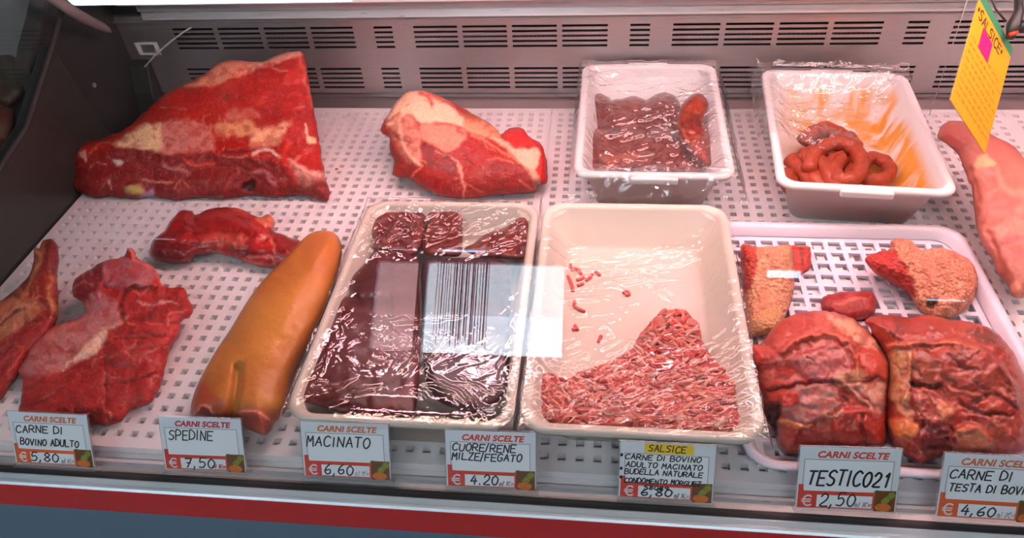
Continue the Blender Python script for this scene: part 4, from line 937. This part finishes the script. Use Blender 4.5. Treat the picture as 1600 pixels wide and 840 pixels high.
# ------------------------------------------------------------------ cling film
def film(name, cx, cy, rz, w, d, zfun, label, ext=.012, drop=.02, seed=1, amp=.0022, m='film', res=.0016, cut=None, mask=None, stand=0, sk=.45, folds=(), dirs=((0.6, 22),), u0=-1, u1=1, v0=-1, v1=1, rough=1.0, z0=.0625):
    """film stretched over a rim: zfun(u, v) gives the sag inside (u, v in -1..1), outside the rim it hangs down"""
    nx = int((w + 2 * ext) * (u1 - u0) / 2 / res); ny = int((d + 2 * ext) * (v1 - v0) / 2 / res)
    X = np.linspace(u0 * (w / 2 + ext), u1 * (w / 2 + ext), nx); Y = np.linspace(v0 * (d / 2 + ext), v1 * (d / 2 + ext), ny)
    gx, gy = np.meshgrid(X, Y); u = gx / (w / 2); v = gy / (d / 2)
    out = np.maximum(np.maximum(np.abs(gx) - w / 2, np.abs(gy) - d / 2), 0)
    inn = np.minimum(w / 2 - .010 - np.abs(gx), d / 2 - .010 - np.abs(gy))
    z = z0 + np.zeros_like(gx)
    z -= zfun(u, v) * sstep(0, .03, inn)
    wr = np.zeros_like(gx)
    for k, (ang, fr) in enumerate(dirs):
        a = ang; p = gx * math.cos(a) + gy * math.sin(a); q = -gx * math.sin(a) + gy * math.cos(a)
        nz = fbm(p * fr * .35 + 3 * k, q * fr * 2.2, seed + 11 * k, 4); msk = sstep(.42, .6, fbm(gx * 14 + k * 7, gy * 14, seed + 5 * k, 2))
        wr += (1 - np.abs(nz - .5) * 5).clip(0, 1) ** 2 * amp * msk
    wr += (fbm(gx * 60, gy * 60, seed + 90, 4) - .5) * amp * rough
    if mask is not None: wr = wr * mask(u, v, gx, gy)
    rs = np.random.RandomState(seed); fold = np.zeros_like(gx)
    for fu, fv, su, sv, an, sp, ln, cnt, ht in folds:
        for q_ in range(cnt):
            a = math.radians(an + rs.normal(0, sp)); x_ = (fu + rs.uniform(-su, su)) * w / 2; y_ = (fv + rs.uniform(-sv, sv)) * d / 2; L_ = ln * rs.uniform(.5, 1.4)
            c_, s_ = math.cos(a), math.sin(a); bx = rs.normal(0, .12) * L_
            lu = (gx - x_) * c_ + (gy - y_) * s_; lv = -(gx - x_) * s_ + (gy - y_) * c_ + bx * (lu / L_) ** 2 * 4 + .0012 * np.sin(lu * 260 + q_)
            wd = rs.uniform(.0022, .0046)
            fold += np.clip(1 - np.abs(lv) / wd, 0, 1) ** 1.5 * np.clip(1 - (np.abs(lu) / (L_ / 2)), 0, 1) ** .5 * ht * rs.uniform(.5, 1.2)
    wr = wr + np.minimum(fold, .004)
    z += wr * sstep(-.004, .02, inn + .01) + (out > 0) * (fbm(gx * 70, gy * 70, seed + 33, 3) - .3) * amp * 2
    # hanging skirt: fold down
    gx2 = np.where(np.abs(gx) > w / 2, np.sign(gx) * (w / 2 + (np.abs(gx) - w / 2) * sk), gx); gy2 = np.where(np.abs(gy) > d / 2, np.sign(gy) * (d / 2 + (np.abs(gy) - d / 2) * sk), gy)
    z -= out * drop / ext * (1 + .5 * (fbm(gx * 40, gy * 40, seed + 44, 2) - .5))
    if stand: up = np.maximum(gy - d / 2, 0); z += up * stand
    z = np.maximum(z, .003)
    V = np.stack([gx2, gy2, z], -1).reshape(-1, 3)
    f = []
    keep = np.ones((ny, nx), bool)
    if cut is not None: keep = cut(u, v, gx, gy)
    for j in range(ny - 1):
        for i in range(nx - 1):
            if keep[j, i] and keep[j + 1, i] and keep[j, i + 1] and keep[j + 1, i + 1]: f.append((j * nx + i, j * nx + i + 1, (j + 1) * nx + i + 1, (j + 1) * nx + i))
    me = bpy.data.meshes.new(name); me.from_pydata(V.tolist(), [], f); me.update()
    import bmesh
    bm = bmesh.new(); bm.from_mesh(me); bmesh.ops.delete(bm, geom=[q for q in bm.verts if not q.link_faces], context='VERTS'); bm.to_mesh(me); bm.free()
    me.polygons.foreach_set('use_smooth', [True] * len(me.polygons)); me.materials.append(M[m])
    o = bpy.data.objects.new(name, me); COL.objects.link(o); o.location = (cx, cy, TZ); o.rotation_euler = (0, 0, rz)
    tag(o, label, 'cling film'); return o
film('cling_film', -.207, .6545, 0, .250, .390, lambda u, v: .002 + .0015 * (1 - u * u), 'clear cling film wrinkled over the dark liver tray', seed=3, dirs=((.5, 26), (2.5, 22), (1.2, 30)), amp=.0040, ext=.010, drop=.012, rough=.10,
     mask=lambda u, v, gx, gy: .03 + 1.0 * sstep(.25, .6, v) + .55 * np.exp(-((u + .05) ** 2 / .10 + (v + .50) ** 2 / .035)) + .5 * sstep(.86, .98, np.abs(u)),
     folds=[(0, .68, .9, .24, 40, 30, .045, 80, .0022), (-.1, -.42, .35, .12, -28, 8, .045, 34, .0016), (-.15, -.22, .3, .03, 12, 8, .06, 7, .0026), (-.8, 0, .06, .7, 82, 8, .07, 16, .002),
            (.5, -.75, .4, .1, -35, 15, .06, 8, .0016), (-.6, -.8, .3, .08, 30, 18, .03, 10, .0018), (.85, 0, .06, .8, 88, 10, .05, 16, .0016)])
film('cling_film', .0495, .6560, 0, .252, .392, lambda u, v: .007 + .024 * sstep(-.5, .5, v), 'clear cling film over the minced meat, its back edge folded down', seed=8, dirs=((.55, 26), (.2, 30), (2.2, 22)), amp=.0042, ext=.010, drop=.012, rough=.4,
     mask=lambda u, v, gx, gy: .25 + .75 * sstep(.35, .6, fbm(gx * 16 + 3, gy * 16, 71, 2)),
     folds=[(.35, .62, .5, .1, 32, 12, .05, 46, .0022), (-.5, .45, .4, .1, -8, 16, .035, 34, .0018), (-.3, .0, .3, .3, 35, 14, .05, 14, .0016), (-.5, -.6, .4, .3, 48, 9, .09, 26, .0020), (.4, -.55, .5, .3, 30, 22, .07, 40, .0022),
            (.1, -.88, .8, .06, 4, 6, .10, 16, .0022), (.78, .1, .12, .6, 80, 20, .04, 22, .002)],
     cut=lambda u, v, gx, gy: v < .66 + .22 * sstep(.1, 1.0, u) + .10 * (fbm(gx * 30, gy * 30, 4, 2) - .5))
film('cling_film', .079, 1.0595, math.radians(-.5), .228, .342, lambda u, v: .012 + .030 * sstep(.6, -.7, v) * (1 - .5 * sstep(.1, .7, u)), 'clear cling film pressed over the kidneys and crumpled in front of their tub', seed=14, dirs=((.2, 30), (1.5, 24), (2.6, 26)), amp=.0045, ext=.034, drop=.055, m='film_bag', z0=.083, sk=.8,
     folds=[(-.1, -.5, .75, .35, 6, 22, .05, 60, .0030), (.55, .1, .25, .6, 70, 25, .05, 34, .0032), (-.1, .25, .8, .4, 45, 40, .03, 34, .0016), (-.85, 0, .1, .8, 85, 14, .05, 22, .003), (0, -1.1, 1.0, .1, 15, 45, .03, 90, .0045), (1.08, -.2, .12, .8, 70, 40, .03, 50, .0045)],
     cut=lambda u, v, gx, gy: (gy > -.171 - .030 * fbm(gx * 30, gx * 0 + 3, 9, 2) * 1.6) & (gx > -.124) & (gx < .140) & (gy < .178))
film('cling_film', .372, 1.0325, math.radians(-4), .232, .340, lambda u, v: .014 + .018 * (1 - u * u), 'clear cling film peeled back over the left and rear of the sausage tub', seed=23, dirs=((1.3, 26), (.3, 24), (2.4, 30)), amp=.0050, ext=.034, drop=.020, m='film_bag', z0=.084, stand=1.1,
     folds=[(-.4, .3, .6, .5, 60, 35, .05, 60, .0026), (0, 1.12, 1.0, .12, 70, 35, .04, 60, .0040), (.3, .8, .5, .15, 10, 25, .05, 24, .0028), (-.2, -.2, .6, .08, 25, 14, .05, 16, .003)],
     cut=lambda u, v, gx, gy: (gy > .075 * sstep(-.02, .115, gx) - .035 + .028 * (fbm(gx * 30, gy * 30, 6, 2) - .5) + .10 * sstep(.02, .1, gx)) & (gx < .125) & (gy < .172 + .034 * fbm(gx * 22 + 9, gx * 0 + 2, 19, 2) * (1 - .5 * (gx > .03))))

# ------------------------------------------------------------------ lettering
GL = {'A': [[(0, 0), (.5, 1), (1, 0)], [(.2, .38), (.8, .38)]], 'B': [[(0, 0), (0, 1), (.7, .95), (.8, .75), (.6, .55), (0, .52)], [(.6, .55), (1, .35), (.8, .05), (0, 0)]],
 'C': [[(1, .85), (.6, 1), (.15, .8), (0, .4), (.2, .05), (.65, 0), (1, .15)]], 'D': [[(0, 0), (0, 1), (.6, .95), (1, .6), (.85, .15), (0, 0)]], 'E': [[(1, 1), (0, 1), (0, 0), (1, 0)], [(0, .52), (.8, .52)]],
 'F': [[(1, 1), (0, 1), (0, 0)], [(0, .52), (.75, .52)]], 'G': [[(1, .85), (.55, 1), (.1, .75), (0, .35), (.25, 0), (.8, .05), (.95, .4), (.55, .42)]], 'I': [[(.5, 1), (.5, 0)]],
 'K': [[(0, 1), (0, 0)], [(.9, 1), (.05, .5), (1, 0)]], 'L': [[(0, 1), (0, 0), (1, 0)]], 'M': [[(0, 0), (.1, 1), (.5, .45), (.9, 1), (1, 0)]], 'N': [[(0, 0), (.05, 1), (.9, 0), (1, 1)]],
 'O': [[(.5, 1), (.12, .8), (0, .45), (.2, .08), (.55, 0), (.9, .25), (1, .6), (.8, .92), (.5, 1)]], 'P': [[(0, 0), (0, 1), (.75, .95), (.95, .75), (.75, .52), (0, .45)]],
 'R': [[(0, 0), (0, 1), (.75, .95), (.9, .75), (.7, .52), (0, .48)], [(.35, .5), (1, 0)]], 'S': [[(1, .88), (.6, 1), (.15, .85), (.15, .62), (.8, .42), (.85, .15), (.45, 0), (0, .1)]],
 'T': [[(0, 1), (1, 1)], [(.5, 1), (.45, 0)]], 'U': [[(0, 1), (.05, .2), (.45, 0), (.9, .2), (1, 1)]], 'V': [[(0, 1), (.45, 0), (1, 1)]], 'Z': [[(0, .95), (.95, 1), (.05, .02), (1, 0)]], 'Q': [[(.5, 1), (.05, .6), (.3, .1), (.8, .1), (1, .6), (.5, 1)], [(.6, .2), (1, -.1)]],
 '0': [[(.5, 1), (.1, .75), (.05, .3), (.4, 0), (.8, .15), (.95, .65), (.5, 1)]], '1': [[(.2, .75), (.55, 1), (.5, 0)]], '2': [[(.05, .75), (.4, 1), (.85, .85), (.75, .5), (.05, .03), (1, 0)]],
 '4': [[(.55, 1), (.02, .35), (.95, .38)], [(.7, .7), (.62, 0)]], '5': [[(.95, 1), (.25, 1), (.15, .55), (.6, .62), (.9, .35), (.6, .02), (.05, .05)]], '6': [[(.8, 1), (.25, .65), (.05, .25), (.4, 0), (.85, .15), (.75, .45), (.15, .35)]],
 '7': [[(.05, .95), (.95, 1), (.4, 0)], [(.3, .5), (.8, .5)]], '8': [[(.5, .52), (.1, .75), (.5, 1), (.85, .78), (.5, .52), (.05, .22), (.5, 0), (.92, .25), (.5, .52)]], '9': [[(.9, .7), (.5, .5), (.1, .7), (.4, 1), (.9, .85), (.8, .4), (.6, 0)]],
 '/': [[(.7, 1.1), (.2, -.1)]], ',': [[(.5, .12), (.3, -.22)]], '.': [[(.45, .1), (.55, .02)]], '*': [[(.5, .8), (.5, .4)], [(.3, .7), (.7, .5)], [(.3, .5), (.7, .7)]], 'o': [[(.5, .7), (.3, .5), (.5, .3), (.7, .5), (.5, .7), (.4, .5), (.6, .5)]]}
def stroke(mb, pts, w, y=0):
    """flat marker stroke in the local x-z plane"""
    w = w * 1.45
    for i in range(len(pts) - 1):
        a = Vector(pts[i]); b = Vector(pts[i + 1]); dd = (b - a)
        if dd.length < 1e-7: continue
        dd.normalize(); n = Vector((-dd.y, dd.x)) * w / 2; a2 = a - dd * w * .3; b2 = b + dd * w * .3
        mb.add([(p.x, y, p.y) for p in (a2 - n, b2 - n, b2 + n, a2 + n)], [(0, 1, 2, 3)])
def write(mb, text, x, z, h, w, pen, y=0, slant=.12, seed=0, gap=.35, lean=0):
    r = random.Random(seed + len(text) * 7)
    for ch in text:
        if ch == ' ': x += w * .9; continue
        k = .45 if ch in 'I/,.*' else 1.0
        dz = r.uniform(-.06, .06) * h; hs = h * r.uniform(.92, 1.08)
        for st in GL[ch]:
            q = catmull(st, 3, False) if ch in 'CGOSU0235689BDPR' else st
            stroke(mb, [(x + (px if k == 1 else .5 + (px - .5)) * w * (1 if k == 1 else .8) - (0 if k == 1 else w * .25) + pz * h * slant, z + dz + pz * hs + lean * (x)) for px, pz in q], pen, y)
        x += w * (k + gap)
    return x
_fc = None
def print_text(text, size, m, name, parent, loc, xs=1, off=.0, shear=.25):
    c = bpy.data.curves.new(name, 'FONT'); c.body = text; c.size = size; c.offset = off; c.shear = shear; c.align_x = 'CENTER'; c.space_character = 1.04
    t = bpy.data.objects.new(name, c); COL.objects.link(t); bpy.context.view_layer.update()
    me = bpy.data.meshes.new_from_object(t.evaluated_get(bpy.context.evaluated_depsgraph_get())); bpy.data.objects.remove(t)
    me.transform(Matrix(((xs, 0, 0, 0), (0, 0, -1, 0), (0, 1, 0, 0), (0, 0, 0, 1))))
    me.materials.clear(); me.materials.append(m)
    o = bpy.data.objects.new(name, me); COL.objects.link(o); o.parent = parent; o.location = loc; return o
orange = mat('tag_orange', srgb(228, 96, 40), .5); redor = mat('tag_red_orange', srgb(214, 60, 40), .5); crim = mat('tag_crimson', srgb(196, 34, 58), .5)
hor = mat('header_orange', srgb(216, 110, 60), .5); white_i = mat('print_white', (.84, .85, .88), .45); veg_b = mat('print_brown', srgb(110, 66, 30), .5, 0, .4, 500); veg_g = mat('print_green', srgb(130, 140, 40), .5, 0, .5, 700); veg_o = mat('print_squash', srgb(206, 106, 30), .5, 0, .3, 300)
yel = mat('yellow_label', srgb(240, 200, 20), .5); grey_l = mat('frame_line', srgb(150, 90, 90), .6)
def plate(x0, x1, z0, z1, y, th=.00006):
    return MB().box(x0, x1, y - th, y, z0, z1)
def price_tag(BL, BR, TL, lines, price, hcol, bcol, label, seed, header=True):
    a = onz(*BL, 0.0); b = onz(*BR, 0.0); b.z = a.z = .0012
    w = (b - a).length; xd = (b - a).normalized()
    # the card leans back on the inside of the glass
    nrm = Vector((0, -T.z, T.y)); yd = -nrm; yd = (yd - xd * yd.dot(xd)).normalized(); zd = xd.cross(yd)
    # card height from the top corner seen
    r_ = Vector(ray(*TL)); o = Vector((0, 0, H)); tt = (a - o).dot(yd) / r_.dot(yd); hp = o + r_ * tt; h = (hp - a).dot(zd)
    mw = Matrix(((xd.x, yd.x, zd.x, a.x), (xd.y, yd.y, zd.y, a.y), (xd.z, yd.z, zd.z, a.z), (0, 0, 0, 1)))
    root = empty('price_tag'); root.matrix_world = mw; tag(root, label, 'price tag', None)
    MB().box(-.001, w + .001, .0008, .0016, 0, h + .0012).build('holder', M['acetate'], root, bevel=.0003)
    MB().box(-.001, w + .003, -.004, .009, -.0008, .0008).build('holder_foot', M['acetate'], root, bevel=.0003)
    crd = MB().box(.0006, w - .0006, .0002, .0006, .004, h).build('card', M['paper'], root)
    X = lambda f: f * w
    Zf = lambda f: h * (1 - f)
    y = .00018
    plate(X(.02), X(.985), .004, Zf(.655), y).build('price_band', bcol, crd)
    plate(X(.02), X(.07), Zf(.67), Zf(.58), y).build('price_band', bcol, crd)
    fl_ = MB()
    for x0, x1, z0, z1 in ((.055, .935, .185, .192), (.055, .06, .185, .66), (.93, .935, .185, .66)): fl_.box(X(x0), X(x1), y - .00006, y, Zf(z1), Zf(z0))
    fl_.build('field_outline', grey_l, crd)
    plate(X(.075), X(.925), Zf(.675), Zf(.20), y - .00008).build('writing_field', white_i, crd)
    plate(X(.21), X(.76), Zf(.925), Zf(.735), y - .0002).build('price_field', white_i, crd)
    v = MB()
    for k in range(9):
        cx = X(.80 + .16 * ((k * 37) % 10) / 10); cz = Zf(.68 + .26 * ((k * 53) % 10) / 10); rad = .0035
        v.add([(cx + rad * math.cos(q), y - .00022 - k * 1e-5, cz + rad * math.sin(q)) for q in [2 * math.pi * i / 9 for i in range(9)]], [tuple(range(9))])
    plate(X(.78), X(.985), Zf(.965), Zf(.64), y - .0002).build('vegetable_picture', veg_b, crd)
    v.build('vegetable_picture', veg_g, crd)
    v2 = MB(); v2.add([(X(.87) + .008 * math.cos(q), y - .00034, Zf(.90) + .0045 * math.sin(q)) for q in [2 * math.pi * i / 12 for i in range(12)]], [tuple(range(12))]); v2.build('vegetable_picture', veg_o, crd)
    if header: print_text('CARNI SCELTE', h * .135, hcol, 'header_text', crd, (X(.52), y - .0001, Zf(.155)), xs=1.04, off=.0004)
    e = MB(); er = h * .055; ex, ez = X(.125), Zf(.83)
    stroke(e, [(ex + er * 1.15 * math.cos(q), ez + er * 1.5 * math.sin(q)) for q in [math.radians(50 + 26 * i) for i in range(11)]], .0011, y - .0002)
    stroke(e, [(ex - er * 1.6, ez + er * .3), (ex + er * .7, ez + er * .3)], .0008, y - .0002); stroke(e, [(ex - er * 1.6, ez - er * .3), (ex + er * .6, ez - er * .3)], .0008, y - .0002)
    e.build('euro_sign', white_i, crd)
    print_text('al Kg.', h * .115, crim, 'unit_text', crd, (X(.675), y - .00026, Zf(.91)), xs=.95, off=.0004)
    hw = MB()
    for i, (txt, fx, fz, fh, fw, pen) in enumerate(lines): write(hw, txt, X(fx), Zf(fz), h * fh, w * fw, pen, y - .0003, seed=seed + i, slant=.15)
    hw.build('handwriting', M['ink'], crd)
    pw = MB(); write(pw, price[0], X(price[1]), Zf(.90), h * price[2], w * price[3], .0011, y - .0003, seed=seed + 9, slant=.12, gap=.3); pw.build('price_writing', M['ink'], crd)
    return crd, w, h, X, Zf, y
price_tag((26, 727), (149, 734), (17.5, 643), [('CARNE DI', .08, .37, .13, .062, .0010), ('BOVINO ADULTO', .11, .60, .12, .045, .0010)], ('5,80', .21, .16, .08), hor, orange,
          'price tag reading CARNE DI BOVINO ADULTO 5,80 below the loose beef piece', 1)
price_tag((259, 737), (386, 742), (251, 651), [('SPEDINE', .10, .40, .17, .062, .0010)], ('7,50', .25, .17, .085), crim, redor, 'price tag reading SPEDINE 7,50 below the calf foot', 2)
price_tag((476, 748), (612, 754), (474, 658), [('MACINATO', .06, .42, .17, .072, .0011)], ('6,60', .24, .17, .075), hor, redor, 'price tag reading MACINATO 6,60 below the liver tray', 3)
price_tag((698, 764), (838, 770), (696, 671.5), [('CUORE/RENE', .08, .335, .12, .055, .0010), ('MILZE/FEGATO', .07, .49, .12, .052, .0010)], ('4.20', .27, .16, .07), redor, redor, 'price tag reading CUORE/RENE MILZE/FEGATO 4.20 between the two front trays', 4)
rt, w, h, X, Zf, y = price_tag((965.5, 781), (1113, 790), (967, 689), [('o', .0, .27, .09, .035, .0012), ('CARNE DI BOVINO', .06, .29, .085, .044, .00085), ('ADULTO MACINATO', .07, .42, .085, .042, .00085), ('o', .0, .50, .09, .035, .0012), ('BUDELLA NATURALE', .06, .54, .085, .039, .00085),
          ('o', .0, .65, .09, .035, .0012), ('CONDOMENTO MORGUEZ', .06, .69, .08, .034, .00085), ('58089', .27, .79, .07, .04, .0009)], ('6,80', .24, .13, .075), redor, redor, 'price tag with a yellow SALSICE label and 6,80, below the minced meat tray', 5, header=False)
plate(X(.26), X(.77), Zf(.17), Zf(.01), y - .0003).build('yellow_sticker', yel, rt)
m_ = MB(); write(m_, 'SALSICE', X(.30), Zf(.14), h * .11, w * .045, .0008, y - .0005, seed=3); m_.build('sticker_writing', M['ink'], rt)
price_tag((1241, 798), (1398, 804), (1242, 697), [('TESTICO21', .10, .58, .22, .072, .0015)], ('2,50', .24, .19, .08), redor, redor, 'price tag reading TESTICO21 2,50 below the left head meat piece', 6)
price_tag((1459.5, 812), (1622, 822), (1469, 707), [('CARNE DI', .08, .36, .13, .062, .0010), ('TESTA DI BOVINO', .09, .55, .11, .047, .0010)], ('4,60', .24, .15, .075), hor, orange, 'price tag reading CARNE DI TESTA DI BO and 4,60 at the bottom right corner', 7)

# ------------------------------------------------------------------ hanging orange sign
depth = .93
def atd(u, v, k=depth): return Vector((R3 @ np.array([(u - CX) / F, (v - CY) / F, 1]) * k).tolist()) + Vector((0, 0, H))
tl, lf, bt = atd(1548, 34, .985), atd(1484, 156, .92), atd(1538, 240, .985)
xd = (bt - lf); w = xd.length; xd.normalize(); zd = (tl - lf); zd = (zd - xd * zd.dot(xd)); hh = zd.length; zd.normalize(); yd = zd.cross(xd); yd.normalize()
if yd.dot(Vector((0, 1, 0))) < 0: yd = -yd
sg = empty('hanging_sign'); sg.matrix_world = Matrix(((xd.x, yd.x, zd.x, lf.x), (xd.y, yd.y, zd.y, lf.y), (xd.z, yd.z, zd.z, lf.z), (0, 0, 0, 1)))
tag(sg, 'tilted orange SALSICE card with a magenta sticker hanging at the top right', 'sign')
MB().box(-.001, w + .001, 0, .0006, -.001, hh + .016).build('sleeve', M['acetate'], sg)
MB().box(0, w, -.0008, -.0001, 0, hh).build('card', mat('orange_card', srgb(246, 168, 24), .5, 0, .05, 40), sg)
MB().box(0, w, -.0008, -.0001, hh, hh + .014).build('green_strip', mat('green_card', srgb(60, 140, 96), .5, 0, .08, 40), sg)
m_ = MB(); write(m_, '*SALSICE*', w * .03, hh * .86, hh * .095, w * .075, .0016, -.0010, seed=5, gap=.32); m_.build('title_writing', M['pen'], sg)
MB().box(w * .24, w * .52, -.0013, -.0011, hh * .66, hh * .85).build('magenta_sticker', mat('magenta_sticker', srgb(232, 20, 120), .5), sg)
m_ = MB(); r_ = random.Random(8)
for i in range(9):
    z = hh * (.66 - i * .068); x = w * .06; end = w * r_.uniform(.75, .95)
    while x < end:
        L_ = w * r_.uniform(.05, .12); pts = [(x + L_ * k / 6, z + (hh * .012 if k % 2 else -hh * .012) * r_.uniform(.5, 1.2)) for k in range(7)]
        stroke(m_, pts, .00035, -.0010); x += L_ + w * .03
m_.build('scribbled_lines', M['pen'], sg)
# black clip and cords
c0 = atd(1588, 48, 1.0); cp = empty('clip', tuple(c0)); tag(cp, 'black peg clip on cords holding the orange sign', 'clip')
def rel(mb, name, m, smooth=True, **k):
    o = mb.build(name, m, None, smooth, **k); o.parent = cp; o.matrix_parent_inverse = Matrix.Translation(-c0); return o
cblk = mat('clip_black', (.02, .025, .022), .4)
rel(MB().tube([atd(1578, 60, 1.0), atd(1584, 40, 1.0), atd(1592, 18, 1.0), atd(1590, -30, 1.0)], [.005, .009, .006, .004], 12), 'jaw', cblk)
rel(MB().tube([atd(1590, 45, 1.0), atd(1606, 35, 1.0), atd(1625, 48, 1.01)], [.006, .007, .006], 12), 'jaw', cblk)
rel(MB().tube([atd(1572, 34, 1.0), atd(1556, 14, 1.0), atd(1546, -10, 1.0), atd(1530, -60, 1.0)], .0014, 8), 'cord', cblk)
rel(MB().tube([atd(1578, 54, .985), atd(1590, 50, .985)], .0024, 10), 'spring', mat('orange_red_plastic', srgb(226, 60, 20), .4))

# ------------------------------------------------------------------ zip tie and sticker frame on the back panel
P_ = [ony(213, 127, 1.243), ony(222, 110, 1.238), ony(245, 84, 1.234), ony(272, 61, 1.236), ony(290, 48, 1.242), ony(299, 43, 1.246)]
zt = empty('cable_tie', tuple(P_[0])); tag(zt, 'white plastic cable tie curving across the dark left end of the grille', 'cable tie')
M['tie'] = mat('tie_plastic', (.55, .56, .55), .4)
o = MB().tube(catmull([tuple(p) for p in P_], 5, False), .0016, 8).build('strap', M['tie'], None, True); o.parent = zt; o.matrix_parent_inverse = Matrix.Translation(-P_[0])
o = MB().box(P_[0].x - .004, P_[0].x + .004, P_[0].y - .003, P_[0].y + .004, P_[0].z - .006, P_[0].z + .003).build('head', M['tie'], None, bevel=.0008); o.parent = zt; o.matrix_parent_inverse = Matrix.Translation(-P_[0])
c4 = [ony(u, v, 1.2485) for u, v in ((209, 67), (244, 66), (252, 86), (219, 86))]; ct = sum(c4, Vector()) / 4
m_ = MB(); inn_ = [ct + (c - ct) * .66 for c in c4]
for k in range(4):
    a, b, c, d = c4[k], c4[(k + 1) % 4], inn_[(k + 1) % 4], inn_[k]
    m_.add([a, b, c, d, a + Vector((0, .0012, 0)), b + Vector((0, .0012, 0)), c + Vector((0, .0012, 0)), d + Vector((0, .0012, 0))], [(0, 1, 2, 3), (7, 6, 5, 4), (0, 4, 5, 1), (2, 6, 7, 3), (1, 5, 6, 2), (3, 7, 4, 0)])
tag(m_.build('label_frame', mat('frame_white', (.72, .73, .73), .5)), 'small white outlined rectangle stuck on the dark left end of the grille', 'label frame')
p = ony(1452, 180, .92); q = ony(1510, 5, .92)
tag(MB().tube([p, (q.x, .92, q.z), (q.x, .92, .57)], .0005, 6).build('nylon_thread', M['tie'], smooth=True), 'thin pale nylon thread hanging down left of the orange sign', 'thread')
for (u, v, w_) in ((524, 265, 'right of the big beef cut'), (1223, 337, 'left of the sausage tub')):
    p = onz(u, v, .0005); tag(MB().tube([p, p + Vector((.002, .001, .0014)), p + Vector((.005, .001, .0004))], [.0012, .0016, .0008], 8).build('meat_crumb', M['scrap'], smooth=True), 'tiny dark red crumb of meat on the deck, ' + w_, 'meat crumb')

GROUPS = {'price_tag': 'price tags along the front ledge', 'sausage': 'coiled sausages in the right tub', 'kidney': 'kidneys in the left tub', 'liver': 'liver slabs in the front tray',
          'tripe': 'tripe pieces in the lilac tray', 'head_meat': 'head meat pieces in the lilac tray', 'food_tray': 'deep front trays', 'food_tub': 'deep tubs by the grille',
          'cling_film': 'cling film sheets over trays and tubs', 'beef_roast': 'big beef roasts at the back', 'meat_crumb': 'meat crumbs on the deck', 'bagged_meat': 'wrapped parcels beyond the end panel'}
for o in bpy.data.objects:
    g = GROUPS.get(o.name.split('.')[0])
    if g and o.parent is None: o['group'] = g
